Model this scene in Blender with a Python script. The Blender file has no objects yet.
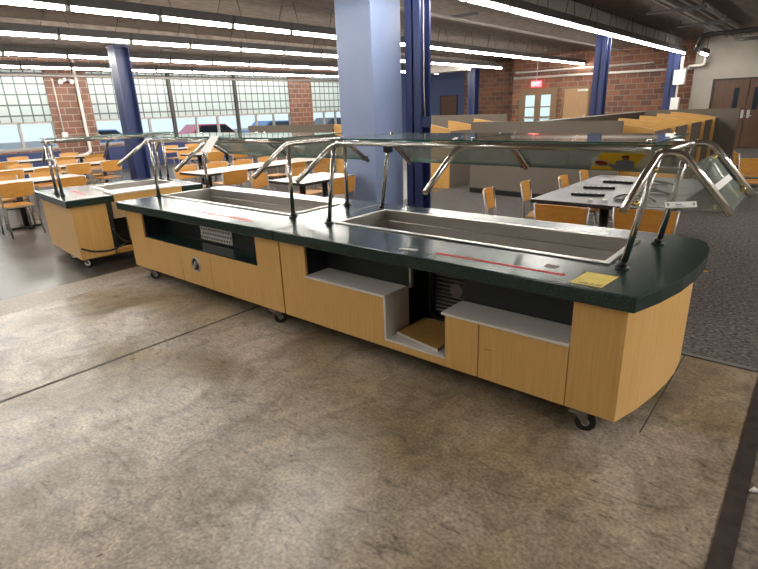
import bpy, bmesh, math, random
from mathutils import Vector, Matrix
random.seed(7)
scn = bpy.context.scene
COL = scn.collection
PI = math.pi

# ------------------------------------------------------------------ camera
cam_d = bpy.data.cameras.new('camera'); cam = bpy.data.objects.new('camera', cam_d); COL.objects.link(cam)
F_PX = 515.6
cam_d.sensor_width = 36.0; cam_d.lens = F_PX / 758 * 36.0
cam_d.clip_start = 0.05; cam_d.clip_end = 300
RT = Vector((0.76749315, 0.64013876, -0.03430206)); DN = Vector((0.18215372, -0.26907057, -0.94573836)); FW = Vector((-0.61463346, 0.71959945, -0.32311347))
mw = Matrix.Identity(4)
for i in range(3):
    mw[i][0] = RT[i]; mw[i][1] = -DN[i]; mw[i][2] = -FW[i]
mw[0][3], mw[1][3], mw[2][3] = 0, 0, 1.65
cam.matrix_world = mw
scn.camera = cam

# ------------------------------------------------------------------ world, exposure
w = bpy.data.worlds.new('world'); scn.world = w; w.use_nodes = True
bg = w.node_tree.nodes['Background']; bg.inputs[0].default_value = (0.85, 0.94, 1.0, 1); bg.inputs[1].default_value = 0.52
scn.view_settings.view_transform = 'Standard'; scn.view_settings.look = 'None'
scn.view_settings.exposure = 1.22; scn.view_settings.gamma = 1.0
LAMP = 36.0

def px(p):                       # where a world point falls in the picture (only used to word the lamps' labels)
    d = Vector(p) - Vector((0, 0, 1.65)); z = d.dot(FW)
    if z <= 0.1: return None
    return 379 + F_PX * d.dot(RT) / z, 284.5 + F_PX * d.dot(DN) / z

# ------------------------------------------------------------------ materials
def sin(b, *names):
    for n in names:
        if n in b.inputs: return b.inputs[n]
def mat(name, col, rough=0.5, metal=0.0, spec=0.5, coat=0.0, var=0.0, vscale=6.0, stretch=(1, 1, 1), col2=None, bump=0.0, emit=None, estr=0.0, detail=6.0):
    m = bpy.data.materials.new(name); m.use_nodes = True
    nt = m.node_tree; b = nt.nodes['Principled BSDF']
    b.inputs['Base Color'].default_value = (*col, 1); b.inputs['Roughness'].default_value = rough; b.inputs['Metallic'].default_value = metal
    sin(b, 'Specular IOR Level', 'Specular').default_value = spec
    if coat: sin(b, 'Coat Weight', 'Clearcoat').default_value = coat; sin(b, 'Coat Roughness', 'Clearcoat Roughness').default_value = 0.12
    if emit: sin(b, 'Emission Color', 'Emission').default_value = (*emit, 1); b.inputs['Emission Strength'].default_value = estr
    if var or col2 or bump:
        tc = nt.nodes.new('ShaderNodeTexCoord'); mp = nt.nodes.new('ShaderNodeMapping'); mp.inputs['Scale'].default_value = stretch
        nz = nt.nodes.new('ShaderNodeTexNoise'); nz.inputs['Scale'].default_value = vscale; nz.inputs['Detail'].default_value = detail
        nt.links.new(tc.outputs['Object'], mp.inputs[0]); nt.links.new(mp.outputs[0], nz.inputs['Vector'])
        if var or col2:
            cr = nt.nodes.new('ShaderNodeValToRGB')
            c2 = col2 or tuple(min(1, c * (1 + var)) for c in col); c1 = col if col2 else tuple(c * (1 - var) for c in col)
            cr.color_ramp.elements[0].position = 0.32; cr.color_ramp.elements[1].position = 0.68
            cr.color_ramp.elements[0].color = (*c1, 1); cr.color_ramp.elements[1].color = (*c2, 1)
            nt.links.new(nz.outputs['Fac'], cr.inputs[0]); nt.links.new(cr.outputs[0], b.inputs['Base Color'])
        if bump:
            bp = nt.nodes.new('ShaderNodeBump'); bp.inputs['Strength'].default_value = bump; bp.inputs['Distance'].default_value = 0.01
            nt.links.new(nz.outputs['Fac'], bp.inputs['Height']); nt.links.new(bp.outputs[0], b.inputs['Normal'])
    return m

def brick_mat(name, axis, c1, c2, mortar, bw=0.40, bh=0.20, ms=0.012, rough=0.6):
    m = bpy.data.materials.new(name); m.use_nodes = True; nt = m.node_tree; b = nt.nodes['Principled BSDF']
    tc = nt.nodes.new('ShaderNodeTexCoord'); sp = nt.nodes.new('ShaderNodeSeparateXYZ'); cb = nt.nodes.new('ShaderNodeCombineXYZ')
    nt.links.new(tc.outputs['Object'], sp.inputs[0]); nt.links.new(sp.outputs[axis], cb.inputs[0]); nt.links.new(sp.outputs[2], cb.inputs[1])
    br = nt.nodes.new('ShaderNodeTexBrick'); br.inputs['Scale'].default_value = 1.0
    br.inputs['Brick Width'].default_value = bw; br.inputs['Row Height'].default_value = bh; br.inputs['Mortar Size'].default_value = ms
    br.inputs['Color1'].default_value = (*c1, 1); br.inputs['Color2'].default_value = (*c2, 1); br.inputs['Mortar'].default_value = (*mortar, 1)
    br.inputs['Bias'].default_value = 0.0
    nt.links.new(cb.outputs[0], br.inputs['Vector'])
    nz = nt.nodes.new('ShaderNodeTexNoise'); nz.inputs['Scale'].default_value = 3.0
    nt.links.new(tc.outputs['Object'], nz.inputs['Vector'])
    mx = nt.nodes.new('ShaderNodeMixRGB'); mx.blend_type = 'MULTIPLY'; mx.inputs[0].default_value = 0.5
    nt.links.new(br.outputs['Color'], mx.inputs[1]); nt.links.new(nz.outputs['Color'], mx.inputs[2])
    hs = nt.nodes.new('ShaderNodeHueSaturation'); hs.inputs['Value'].default_value = 1.4
    nt.links.new(mx.outputs[0], hs.inputs['Color'])
    mx2 = nt.nodes.new('ShaderNodeMixRGB'); mx2.inputs[0].default_value = 0.65
    nt.links.new(hs.outputs[0], mx2.inputs[1]); nt.links.new(br.outputs['Color'], mx2.inputs[2])
    nt.links.new(mx2.outputs[0], b.inputs['Base Color']); b.inputs['Roughness'].default_value = rough
    bp = nt.nodes.new('ShaderNodeBump'); bp.inputs['Strength'].default_value = 0.4; bp.invert = True
    nt.links.new(br.outputs['Fac'], bp.inputs['Height']); nt.links.new(bp.outputs[0], b.inputs['Normal'])
    return m

def glass_mat(name, tint=(0.93, 0.97, 0.96), gloss=0.09, dust=0.0):
    m = bpy.data.materials.new(name); m.use_nodes = True; nt = m.node_tree; nt.nodes.clear()
    out = nt.nodes.new('ShaderNodeOutputMaterial'); tr = nt.nodes.new('ShaderNodeBsdfTransparent'); gl = nt.nodes.new('ShaderNodeBsdfGlossy')
    tr.inputs[0].default_value = (*tint, 1); gl.inputs['Roughness'].default_value = 0.03; gl.inputs[0].default_value = (0.95, 1, 0.98, 1)
    lw = nt.nodes.new('ShaderNodeLayerWeight'); lw.inputs['Blend'].default_value = 0.22
    ad = nt.nodes.new('ShaderNodeMath'); ad.operation = 'MULTIPLY_ADD'; ad.inputs[1].default_value = 0.75; ad.inputs[2].default_value = gloss * 0.4
    mx = nt.nodes.new('ShaderNodeMixShader')
    nt.links.new(lw.outputs['Fresnel'], ad.inputs[0]); nt.links.new(ad.outputs[0], mx.inputs[0])
    nt.links.new(tr.outputs[0], mx.inputs[1]); nt.links.new(gl.outputs[0], mx.inputs[2]); nt.links.new(mx.outputs[0], out.inputs[0])
    if dust:
        df = nt.nodes.new('ShaderNodeBsdfDiffuse'); df.inputs[0].default_value = (0.72, 0.78, 0.74, 1); m2 = nt.nodes.new('ShaderNodeMixShader'); m2.inputs[0].default_value = dust
        nt.links.new(mx.outputs[0], m2.inputs[1]); nt.links.new(df.outputs[0], m2.inputs[2]); nt.links.new(m2.outputs[0], out.inputs[0])
    return m

def block_mat(name):            # translucent glass-block window with a mortar grid
    m = bpy.data.materials.new(name); m.use_nodes = True; nt = m.node_tree; nt.nodes.clear()
    out = nt.nodes.new('ShaderNodeOutputMaterial')
    tc = nt.nodes.new('ShaderNodeTexCoord'); sp = nt.nodes.new('ShaderNodeSeparateXYZ'); cb = nt.nodes.new('ShaderNodeCombineXYZ')
    nt.links.new(tc.outputs['Object'], sp.inputs[0]); nt.links.new(sp.outputs[1], cb.inputs[0]); nt.links.new(sp.outputs[2], cb.inputs[1])
    br = nt.nodes.new('ShaderNodeTexBrick'); br.offset = 0.0; br.inputs['Scale'].default_value = 1.0
    br.inputs['Brick Width'].default_value = 0.30; br.inputs['Row Height'].default_value = 0.30; br.inputs['Mortar Size'].default_value = 0.022
    br.inputs['Color1'].default_value = (0.84, 0.93, 0.91, 1); br.inputs['Color2'].default_value = (0.78, 0.82, 0.80, 1); br.inputs['Mortar'].default_value = (0.20, 0.23, 0.23, 1)
    nt.links.new(cb.outputs[0], br.inputs['Vector'])
    tl = nt.nodes.new('ShaderNodeBsdfTranslucent'); df = nt.nodes.new('ShaderNodeBsdfPrincipled'); df.inputs['Roughness'].default_value = 0.15
    nt.links.new(br.outputs['Color'], tl.inputs[0]); nt.links.new(br.outputs['Color'], df.inputs['Base Color'])
    mx = nt.nodes.new('ShaderNodeMixShader'); mx.inputs[0].default_value = 0.4
    nt.links.new(tl.outputs[0], mx.inputs[1]); nt.links.new(df.outputs[0], mx.inputs[2]); nt.links.new(mx.outputs[0], out.inputs[0])
    return m

def concrete_mat(name):
    m = bpy.data.materials.new(name); m.use_nodes = True; nt = m.node_tree; b = nt.nodes['Principled BSDF']
    tc = nt.nodes.new('ShaderNodeTexCoord')
    def noise(sc, det, dist=0.0, st=(1, 1, 1)):
        mp = nt.nodes.new('ShaderNodeMapping'); mp.inputs['Scale'].default_value = st
        n = nt.nodes.new('ShaderNodeTexNoise'); n.inputs['Scale'].default_value = sc; n.inputs['Detail'].default_value = det; n.inputs['Distortion'].default_value = dist
        nt.links.new(tc.outputs['Object'], mp.inputs[0]); nt.links.new(mp.outputs[0], n.inputs['Vector']); return n
    n1 = noise(0.8, 4, 0.6); n2 = noise(4.5, 14, 1.2, (1, .7, 1)); n3 = noise(60, 8); n4 = noise(7.0, 12, 2.0, (0.7, 1.9, 1)); n5 = noise(22, 6, 0.5)
    for n in (n2, n4): n.inputs['Roughness'].default_value = 0.68
    def ramp(n, stops):
        r = nt.nodes.new('ShaderNodeValToRGB'); e = r.color_ramp.elements
        e[0].position, e[0].color = stops[0][0], (*stops[0][1], 1); e[1].position, e[1].color = stops[-1][0], (*stops[-1][1], 1)
        for p, c in stops[1:-1]:
            k = e.new(p); k.color = (*c, 1)
        nt.links.new(n.outputs['Fac'], r.inputs[0]); return r
    r1 = ramp(n1, [(0.36, (0.245, 0.185, 0.11)), (0.50, (0.32, 0.26, 0.19)), (0.64, (0.43, 0.375, 0.32))])
    r2 = ramp(n2, [(0.28, (0.42, 0.40, 0.39)), (0.45, (0.86, 0.86, 0.86)), (0.58, (1.12, 1.11, 1.09)), (0.72, (1.42, 1.40, 1.36))])
    r3 = ramp(n3, [(0.3, (0.62, 0.62, 0.63)), (0.7, (1.32, 1.32, 1.3))])
    r4 = ramp(n4, [(0.32, (0.36, 0.34, 0.35)), (0.40, (0.84, 0.84, 0.84)), (0.52, (1.05, 1.05, 1.05))])
    r5 = ramp(n5, [(0.24, (0.30, 0.28, 0.28)), (0.30, (1, 1, 1))])
    last = r1
    for r in (r2, r3, r4, r5):
        mx = nt.nodes.new('ShaderNodeMixRGB'); mx.blend_type = 'MULTIPLY'; mx.inputs[0].default_value = 1.0
        nt.links.new(last.outputs[0], mx.inputs[1]); nt.links.new(r.outputs[0], mx.inputs[2]); last = mx
    nt.links.new(last.outputs[0], b.inputs['Base Color'])
    rr = nt.nodes.new('ShaderNodeMapRange'); rr.inputs[3].default_value = 0.42; rr.inputs[4].default_value = 0.20
    nt.links.new(n2.outputs['Fac'], rr.inputs[0]); nt.links.new(rr.outputs[0], b.inputs['Roughness'])
    bp = nt.nodes.new('ShaderNodeBump'); bp.inputs['Strength'].default_value = 0.12; bp.inputs['Distance'].default_value = 0.01
    nt.links.new(n2.outputs['Fac'], bp.inputs['Height']); nt.links.new(bp.outputs[0], b.inputs['Normal'])
    return m

def sheet_mat(name, col, k=0.5):     # thin card that lets some light through
    m = bpy.data.materials.new(name); m.use_nodes = True; nt = m.node_tree; nt.nodes.clear()
    out = nt.nodes.new('ShaderNodeOutputMaterial'); d = nt.nodes.new('ShaderNodeBsdfDiffuse'); t = nt.nodes.new('ShaderNodeBsdfTranslucent'); mx = nt.nodes.new('ShaderNodeMixShader')
    d.inputs[0].default_value = (*col, 1); t.inputs[0].default_value = (*col, 1); mx.inputs[0].default_value = k
    nt.links.new(d.outputs[0], mx.inputs[1]); nt.links.new(t.outputs[0], mx.inputs[2]); nt.links.new(mx.outputs[0], out.inputs[0]); return m

M = {}
M['concrete'] = concrete_mat('floor_concrete')
M['band'] = mat('floor_band', (0.40, 0.35, 0.29), 0.45, var=0.25, vscale=30)
M['vinyl'] = mat('floor_dark', (0.055, 0.048, 0.043), 0.33, col2=(0.105, 0.093, 0.083), vscale=1.6, stretch=(1, 2.5, 1), detail=9)
M['carpet'] = mat('carpet', (0.022, 0.019, 0.018), 0.95, spec=0.1, col2=(0.22, 0.198, 0.188), vscale=34, stretch=(1, 2.2, 1), bump=0.5)
M['sidefloor'] = mat('floor_rough', (0.08, 0.065, 0.05), 0.6, col2=(0.26, 0.22, 0.18), vscale=28)
M['strip'] = mat('rusty_strip', (0.055, 0.043, 0.04), 0.5, metal=0.3, var=0.3, vscale=14)
M['joint'] = mat('joint', (0.10, 0.085, 0.07), 0.8, var=0.3, vscale=12)
M['trimmetal'] = mat('edge_trim', (0.16, 0.15, 0.145), 0.5)
M['ceiling'] = mat('ceiling_spray', (0.20, 0.163, 0.138), 0.95, spec=0.05, var=0.22, vscale=5, stretch=(3, 1, 1), bump=0.3)
M['brick_y'] = brick_mat('brick_back', 0, (0.27, 0.10, 0.045), (0.12, 0.048, 0.03), (0.25, 0.20, 0.16))
M['brick_x'] = brick_mat('brick_side', 1, (0.20, 0.082, 0.048), (0.12, 0.052, 0.034), (0.30, 0.25, 0.21))
M['greywall'] = mat('wall_greige', (0.38, 0.345, 0.30), 0.8, var=0.03, vscale=3)
M['navywall'] = mat('wall_navy', (0.075, 0.10, 0.21), 0.7, var=0.04, vscale=3)
M['bluecol'] = mat('paint_blue', (0.205, 0.265, 0.43), 0.45, var=0.03, vscale=4)
M['navy'] = mat('paint_navy', (0.018, 0.030, 0.105), 0.4, var=0.05, vscale=4)
M['wood'] = mat('laminate_oak', (0.66, 0.385, 0.118), 0.38, col2=(0.75, 0.465, 0.17), vscale=8, stretch=(9, 9, 0.35), detail=4)
M['woodraw'] = mat('board_oak', (0.50, 0.27, 0.075), 0.5, col2=(0.57, 0.33, 0.11), vscale=8, stretch=(2, 9, 9), detail=4)
M['chairwood'] = mat('chair_wood', (0.54, 0.245, 0.045), 0.38, col2=(0.62, 0.31, 0.07), vscale=6, stretch=(6, 1, 6))
M['carrelwood'] = mat('carrel_wood', (0.62, 0.33, 0.085), 0.42, col2=(0.68, 0.39, 0.12), vscale=5, stretch=(1, 1, 5))
M['doorwood'] = mat('door_walnut', (0.085, 0.04, 0.022), 0.4, col2=(0.12, 0.058, 0.032), vscale=5, stretch=(8, 8, 0.6))
M['doortan'] = mat('door_oak', (0.36, 0.20, 0.09), 0.45, col2=(0.42, 0.25, 0.12), vscale=5, stretch=(8, 8, 0.6))
M['bronze'] = mat('bronze_frame', (0.20, 0.125, 0.06), 0.45)
M['darkframe'] = mat('dark_frame', (0.03, 0.024, 0.02), 0.5)
M['green'] = mat('green_stone', (0.005, 0.014, 0.013), 0.20, col2=(0.024, 0.052, 0.046), vscale=150, spec=0.42, detail=2)
M['greenmatt'] = mat('green_liner', (0.010, 0.016, 0.017), 0.45)
M['black'] = mat('black_matt', (0.006, 0.006, 0.007), 0.7)
M['blackplastic'] = mat('black_plastic', (0.012, 0.012, 0.013), 0.35)
M['steel'] = mat('steel_polished', (0.68, 0.66, 0.63), 0.19, metal=1.0)
M['steelbrush'] = mat('steel_brushed', (0.60, 0.58, 0.55), 0.30, metal=1.0, var=0.08, vscale=6, stretch=(1, 12, 12))
M['pan'] = mat('steel_pan', (0.42, 0.395, 0.37), 0.42, metal=1.0, var=0.06, vscale=6, stretch=(1, 12, 12))
M['brass'] = mat('brass', (0.75, 0.58, 0.28), 0.25, metal=1.0)
M['white'] = mat('white_melamine', (0.72, 0.69, 0.65), 0.4, var=0.03, vscale=5)
M['whiteplastic'] = mat('white_plastic', (0.80, 0.79, 0.76), 0.4)
M['paper'] = mat('paper', (0.86, 0.86, 0.84), 0.7)
M['yellow'] = sheet_mat('yellow_print', (0.98, 0.74, 0.12))
M['red'] = mat('red_tape', (0.80, 0.10, 0.11), 0.9, spec=0.05)
M['pinkred'] = mat('sticker_redish', (0.55, 0.12, 0.08), 0.5)
M['skin'] = mat('print_skin', (0.42, 0.24, 0.15), 0.6)
M['greyprint'] = mat('print_grey', (0.22, 0.26, 0.32), 0.6)
M['shirtprint'] = sheet_mat('shirt_print', (0.45, 0.52, 0.62))
M['skinprint'] = sheet_mat('skin_print', (0.45, 0.25, 0.15))
M['foodprint'] = sheet_mat('food_print', (0.55, 0.14, 0.08))
M['plateprint'] = sheet_mat('plate_print', (0.85, 0.84, 0.80))
M['glass'] = glass_mat('guard_glass', (0.955, 0.98, 0.97), 0.32, 0.06)
M['winglass'] = glass_mat('window_glass', (0.92, 0.97, 1.0), 0.06)
M['glassedge'] = mat('glass_edge', (0.008, 0.10, 0.075), 0.15)
M['glassblock'] = block_mat('glass_block')
M['clearedge'] = mat('clear_edge', (0.45, 0.52, 0.50), 0.15)
M['faint'] = mat('worn_sticker', (0.16, 0.10, 0.10), 0.5)
M['alu'] = mat('alu_frame', (0.36, 0.33, 0.30), 0.45, metal=0.2)
M['housing'] = mat('lamp_housing', (0.055, 0.052, 0.052), 0.6)
M['tubeglow'] = mat('lamp_tube', (0.9, 0.9, 0.9), 0.4, emit=(1.0, 0.955, 0.88), estr=LAMP)
M['duct'] = mat('duct_grey', (0.30, 0.285, 0.265), 0.6, var=0.08, vscale=4)
M['pipe'] = mat('pipe_grey', (0.32, 0.285, 0.265), 0.55)
M['pipedark'] = mat('pipe_dark', (0.05, 0.045, 0.043), 0.55)
M['pipewhite'] = mat('pipe_white', (0.66, 0.61, 0.56), 0.5)
M['tabletop'] = mat('table_laminate', (0.64, 0.56, 0.50), 0.25, var=0.05, vscale=10)
M['tabledark'] = mat('table_dark', (0.055, 0.052, 0.056), 0.35, col2=(0.14, 0.135, 0.14), vscale=5)
M['chairmetal'] = mat('chair_metal', (0.36, 0.345, 0.33), 0.35, metal=0.75)
M['fabric'] = mat('partition_fabric', (0.175, 0.148, 0.122), 0.9, spec=0.1, var=0.05, vscale=40)
M['fabricdark'] = mat('partition_dark', (0.10, 0.075, 0.055), 0.9, spec=0.1, var=0.05, vscale=40)
M['exitred'] = mat('exit_glow', (0.8, 0.1, 0.12), 0.4, emit=(1.0, 0.10, 0.14), estr=1.2)
M['exitwhite'] = mat('exit_letters', (0.9, 0.7, 0.7), 0.4, emit=(1.0, 0.55, 0.58), estr=1.1)
M['rubber'] = mat('caster_rubber', (0.012, 0.012, 0.012), 0.55)
M['zinc'] = mat('zinc', (0.55, 0.55, 0.54), 0.35, metal=0.9)
M['forkmetal'] = mat('fork_metal', (0.22, 0.22, 0.22), 0.4, metal=0.8)
M['asphalt'] = mat('asphalt', (0.30, 0.31, 0.32), 0.9, var=0.1, vscale=2)
M['lawn'] = mat('lawn', (0.16, 0.22, 0.10), 0.9, var=0.2, vscale=2)
M['carblue'] = mat('car_blue', (0.04, 0.16, 0.42), 0.25, coat=0.6)
M['carred'] = mat('car_red', (0.55, 0.03, 0.09), 0.25, coat=0.6)
M['carwhite'] = mat('car_white', (0.75, 0.77, 0.80), 0.25, coat=0.6)
M['cardark'] = mat('car_dark', (0.06, 0.075, 0.10), 0.25, coat=0.6)
M['carglass'] = mat('car_glass', (0.02, 0.03, 0.04), 0.08)

# ------------------------------------------------------------------ mesh helpers
class MB:
    def __init__(s, off=(0, 0, 0)):
        s.bm = bmesh.new(); s.off = Vector(off); s.mi = 0; s.sm = []
    def v(s, p): return s.bm.verts.new(Vector(p) - s.off)
    def f(s, vs, smooth=False):
        try: fc = s.bm.faces.new(vs)
        except ValueError: return None
        fc.material_index = s.mi; fc.smooth = smooth; return fc
    def box(s, x0, x1, y0, y1, z0, z1):
        return s.hexa([(x0, y0, z0), (x1, y0, z0), (x1, y1, z0), (x0, y1, z0), (x0, y0, z1), (x1, y0, z1), (x1, y1, z1), (x0, y1, z1)])
    def hexa(s, P):
        v = [s.v(p) for p in P]
        for q in ((3, 2, 1, 0), (4, 5, 6, 7), (0, 1, 5, 4), (1, 2, 6, 5), (2, 3, 7, 6), (3, 0, 4, 7)): s.f([v[i] for i in q])
        return s
    def slab(s, quad, t, edge=None):            # a pane: four corners, thickness t along its normal; edge = material slot of the rim
        q = [Vector(p) for p in quad]; n = (q[1] - q[0]).cross(q[3] - q[0]).normalized() * t
        a = [s.v(p) for p in q]; b = [s.v(p + n) for p in q]; k = len(q)
        s.f(a[::-1]); s.f(b); m0 = s.mi
        if edge is not None: s.mi = edge
        for i in range(k): s.f([a[i], a[(i + 1) % k], b[(i + 1) % k], b[i]])
        s.mi = m0; return s
    def prism(s, poly, z0, z1):
        a = [s.v((x, y, z0)) for x, y in poly]; b = [s.v((x, y, z1)) for x, y in poly]; k = len(poly)
        s.f(a[::-1]); s.f(b)
        for i in range(k): s.f([a[i], a[(i + 1) % k], b[(i + 1) % k], b[i]])
        return s
    def prism_dir(s, pts, vec):                 # polygon (3D) swept along vec
        vec = Vector(vec); a = [s.v(p) for p in pts]; b = [s.v(Vector(p) + vec) for p in pts]; k = len(pts)
        s.f(a[::-1]); s.f(b)
        for i in range(k): s.f([a[i], a[(i + 1) % k], b[(i + 1) % k], b[i]])
        return s
    def holed(s, outer, inner, z0, z1):         # flat slab with a hole
        ed = []
        for loop in (outer, inner):
            vs = [s.v((x, y, z0)) for x, y in loop]
            for i in range(len(vs)): ed.append(s.bm.edges.new((vs[i], vs[(i + 1) % len(vs)])))
        r = bmesh.ops.triangle_fill(s.bm, edges=ed, use_beauty=True)
        fs = [g for g in r['geom'] if isinstance(g, bmesh.types.BMFace)]
        ex = bmesh.ops.extrude_face_region(s.bm, geom=fs)
        bmesh.ops.translate(s.bm, vec=(0, 0, z1 - z0), verts=[g for g in ex['geom'] if isinstance(g, bmesh.types.BMVert)])
        bmesh.ops.recalc_face_normals(s.bm, faces=s.bm.faces); return s
    def tube(s, pts, r, n=10, caps=True):
        pts = [Vector(p) for p in pts]; rings = []
        t0 = (pts[1] - pts[0]).normalized(); up = Vector((0, 0, 1)) if abs(t0.z) < 0.9 else Vector((1, 0, 0))
        nx = t0.cross(up).normalized()
        for i, p in enumerate(pts):
            a = (p - pts[i - 1]).normalized() if i else (pts[1] - p).normalized()
            b = (pts[i + 1] - p).normalized() if i < len(pts) - 1 else a
            t = (a + b).normalized(); nx = (nx - t * nx.dot(t)).normalized(); ny = t.cross(nx)
            rr = r[i] if isinstance(r, (list, tuple)) else r
            rings.append([s.v(p + (nx * math.cos(2 * PI * k / n) + ny * math.sin(2 * PI * k / n)) * rr) for k in range(n)])
        for i in range(len(rings) - 1):
            for k in range(n): s.f([rings[i][k], rings[i][(k + 1) % n], rings[i + 1][(k + 1) % n], rings[i + 1][k]], True)
        if caps: s.f(rings[0][::-1]); s.f(rings[-1])
        return s
    def cyl(s, p0, p1, r, n=16): return s.tube([p0, p1], r, n)
    def ring(s, c, axis, R, r, n=20, m=8):
        c = Vector(c); ax = Vector(axis).normalized(); u = ax.orthogonal().normalized(); w_ = ax.cross(u); rs = []
        for i in range(n):
            d = u * math.cos(2 * PI * i / n) + w_ * math.sin(2 * PI * i / n)
            rs.append([s.v(c + d * (R + r * math.cos(2 * PI * k / m)) + ax * r * math.sin(2 * PI * k / m)) for k in range(m)])
        for i in range(n):
            for k in range(m): s.f([rs[i][k], rs[i][(k + 1) % m], rs[(i + 1) % n][(k + 1) % m], rs[(i + 1) % n][k]], True)
        return s
    def build(s, name, mats, parent=None, bevel=0.0, seg=2):
        bmesh.ops.recalc_face_normals(s.bm, faces=s.bm.faces)
        me = bpy.data.meshes.new(name); s.bm.to_mesh(me); s.bm.free()
        for m_ in (mats if isinstance(mats, (list, tuple)) else [mats]): me.materials.append(m_)
        o = bpy.data.objects.new(name, me); COL.objects.link(o)
        if parent: o.parent = parent
        if bevel:
            bv = o.modifiers.new('bevel', 'BEVEL'); bv.width = bevel; bv.segments = seg; bv.limit_method = 'ANGLE'; bv.angle_limit = math.radians(40)
        return o

def fillet(pts, rad, n=5):
    pts = [Vector(p) for p in pts]; out = [pts[0]]
    for i in range(1, len(pts) - 1):
        a, p, b = pts[i - 1], pts[i], pts[i + 1]
        r = min(rad, (p - a).length * 0.45, (b - p).length * 0.45)
        p0 = p + (a - p).normalized() * r; p1 = p + (b - p).normalized() * r
        for k in range(n + 1):
            t = k / n; out.append(p0 * (1 - t) ** 2 + p * 2 * t * (1 - t) + p1 * t * t)
    return out + [pts[-1]]

def tag(o, label, cat, group=None, kind=None):
    o['label'] = label; o['category'] = cat
    if group: o['group'] = group
    if kind: o['kind'] = kind
    return o
def thing(name, label, cat, loc=(0, 0, 0), rz=0.0, group=None):
    o = bpy.data.objects.new(name, None); COL.objects.link(o); o.empty_display_size = 0.1
    o.location = loc; o.rotation_euler = (0, 0, rz); return tag(o, label, cat, group)
def struct(o, label, cat): return tag(o, label, cat, kind='structure')
def lab(o, label): o['label'] = label; return o
def dup(root, loc, rz, label, group=None):
    r = root.copy(); COL.objects.link(r); r.location = loc; r.rotation_euler = (0, 0, rz); r['label'] = label
    if group: r['group'] = group
    for ch in list(root.children):
        c = ch.copy(); COL.objects.link(c); c.parent = r
        for g_ in list(ch.children):
            d = g_.copy(); COL.objects.link(d); d.parent = c
    return r

# ================================================================== room shell
XW, YB, CZ = -18.5, 22.0, 3.5
def bx(name, m, x0, x1, y0, y1, z0, z1, label, cat, parent=None, bevel=0):
    o = MB().box(x0, x1, y0, y1, z0, z1).build(name, m, parent, bevel)
    if parent is None: struct(o, label, cat)
    return o
bx('floor', M['concrete'], -5.42, -0.055, -7, 3.72, -0.1, 0, 'stained brown concrete floor in front of the serving counters', 'floor')
bx('floor', M['band'], -5.90, -5.42, -7, 3.72, -0.1, 0.001, 'pale gravelly threshold strip crossing the concrete at left', 'floor')
bx('floor', M['vinyl'], XW, -5.90, -7, 23.65, -0.1, 0, 'dark glossy floor under the dining tables at left', 'floor')
bx('floor', M['carpet'], -5.90, 6, 3.72, YB, -0.1, 0.004, 'dark grey flecked carpet beyond the serving counters', 'carpet')
bx('floor', M['sidefloor'], 0.02, 6, -7, 3.72, -0.1, 0, 'rough mottled floor right of the dark metal strip', 'floor')
bx('trim_1', M['strip'], -0.055, 0.02, -7, 3.72, -0.1, 0.006, 'dark worn metal strip let into the floor at lower right', 'floor strip')
bx('trim_2', M['trimmetal'], -5.90, 6, 3.70, 3.74, -0.02, 0.009, 'grey metal edging where the carpet meets the concrete', 'carpet edging')
bx('trim_3', M['joint'], -3.664, -3.638, -7, 3.70, -0.02, 0.0015, 'long dark joint crossing the concrete floor left of centre', 'floor joint')
bx('trim_4', M['joint'], -0.473, -0.466, 2.6, 3.70, -0.02, 0.0015, 'short dark joint in the concrete beside the curved counter end', 'floor joint')
bx('ceiling', M['ceiling'], XW, 6, -7, 23.65, CZ, CZ + 0.1, 'dark brown rough sprayed ceiling', 'ceiling')
bx('wall_back', M['brick_y'], -10.79, -3.80, YB, YB + 0.15, 0, CZ, 'red brick wall at the far end of the room', 'wall')
bx('wall_back_recess', M['brick_y'], -14.1, -10.79, 23.5, 23.65, 0, CZ, 'shaded brick wall of the recess between the navy wall and the exit doors', 'wall')
bx('wall_back_corner', M['brick_y'], -10.79, -10.64, YB + 0.15, 23.5, 0, CZ, 'short brick return at the recess beside the exit doors', 'wall')
bx('wall_back_left', M['navywall'], XW, -14.1, 23.5, 23.65, 0, CZ, 'navy painted wall at the far left end', 'wall')
bx('wall_back_right', M['greywall'], -3.80, 6, 21.0, 21.15, 0, CZ, 'greige painted wall around the walnut double doors', 'wall')
bx('wall_back_return', M['brick_y'], -3.80, -3.72, 21.15, YB, 0, CZ, 'short return between the brick wall and the greige wall', 'wall')
bx('wall_right', M['greywall'], 6, 6.15, -7, 21.15, 0, CZ, 'greige side wall out of the picture on the right', 'wall')
bx('wall_front', M['greywall'], XW, 6, -7.15, -7, 0, CZ, 'greige wall behind the viewer', 'wall')
# window wall: brick piers, dado, head
ww = MB()
for y0, y1 in ((-7, -2.0), (6.40, 7.65), (16.05, 17.40)): ww.box(XW - 0.2, XW, y0, y1, 0, CZ)
for y0, y1 in ((-2.0, 6.40), (7.65, 16.05), (17.40, 23.65)):
    ww.box(XW - 0.2, XW, y0, y1, 0, 0.82); ww.box(XW - 0.2, XW, y0, y1, 3.08, CZ)
struct(ww.build('wall_left', M['brick_x']), 'brick window wall with broad piers along the left side', 'wall')

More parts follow.
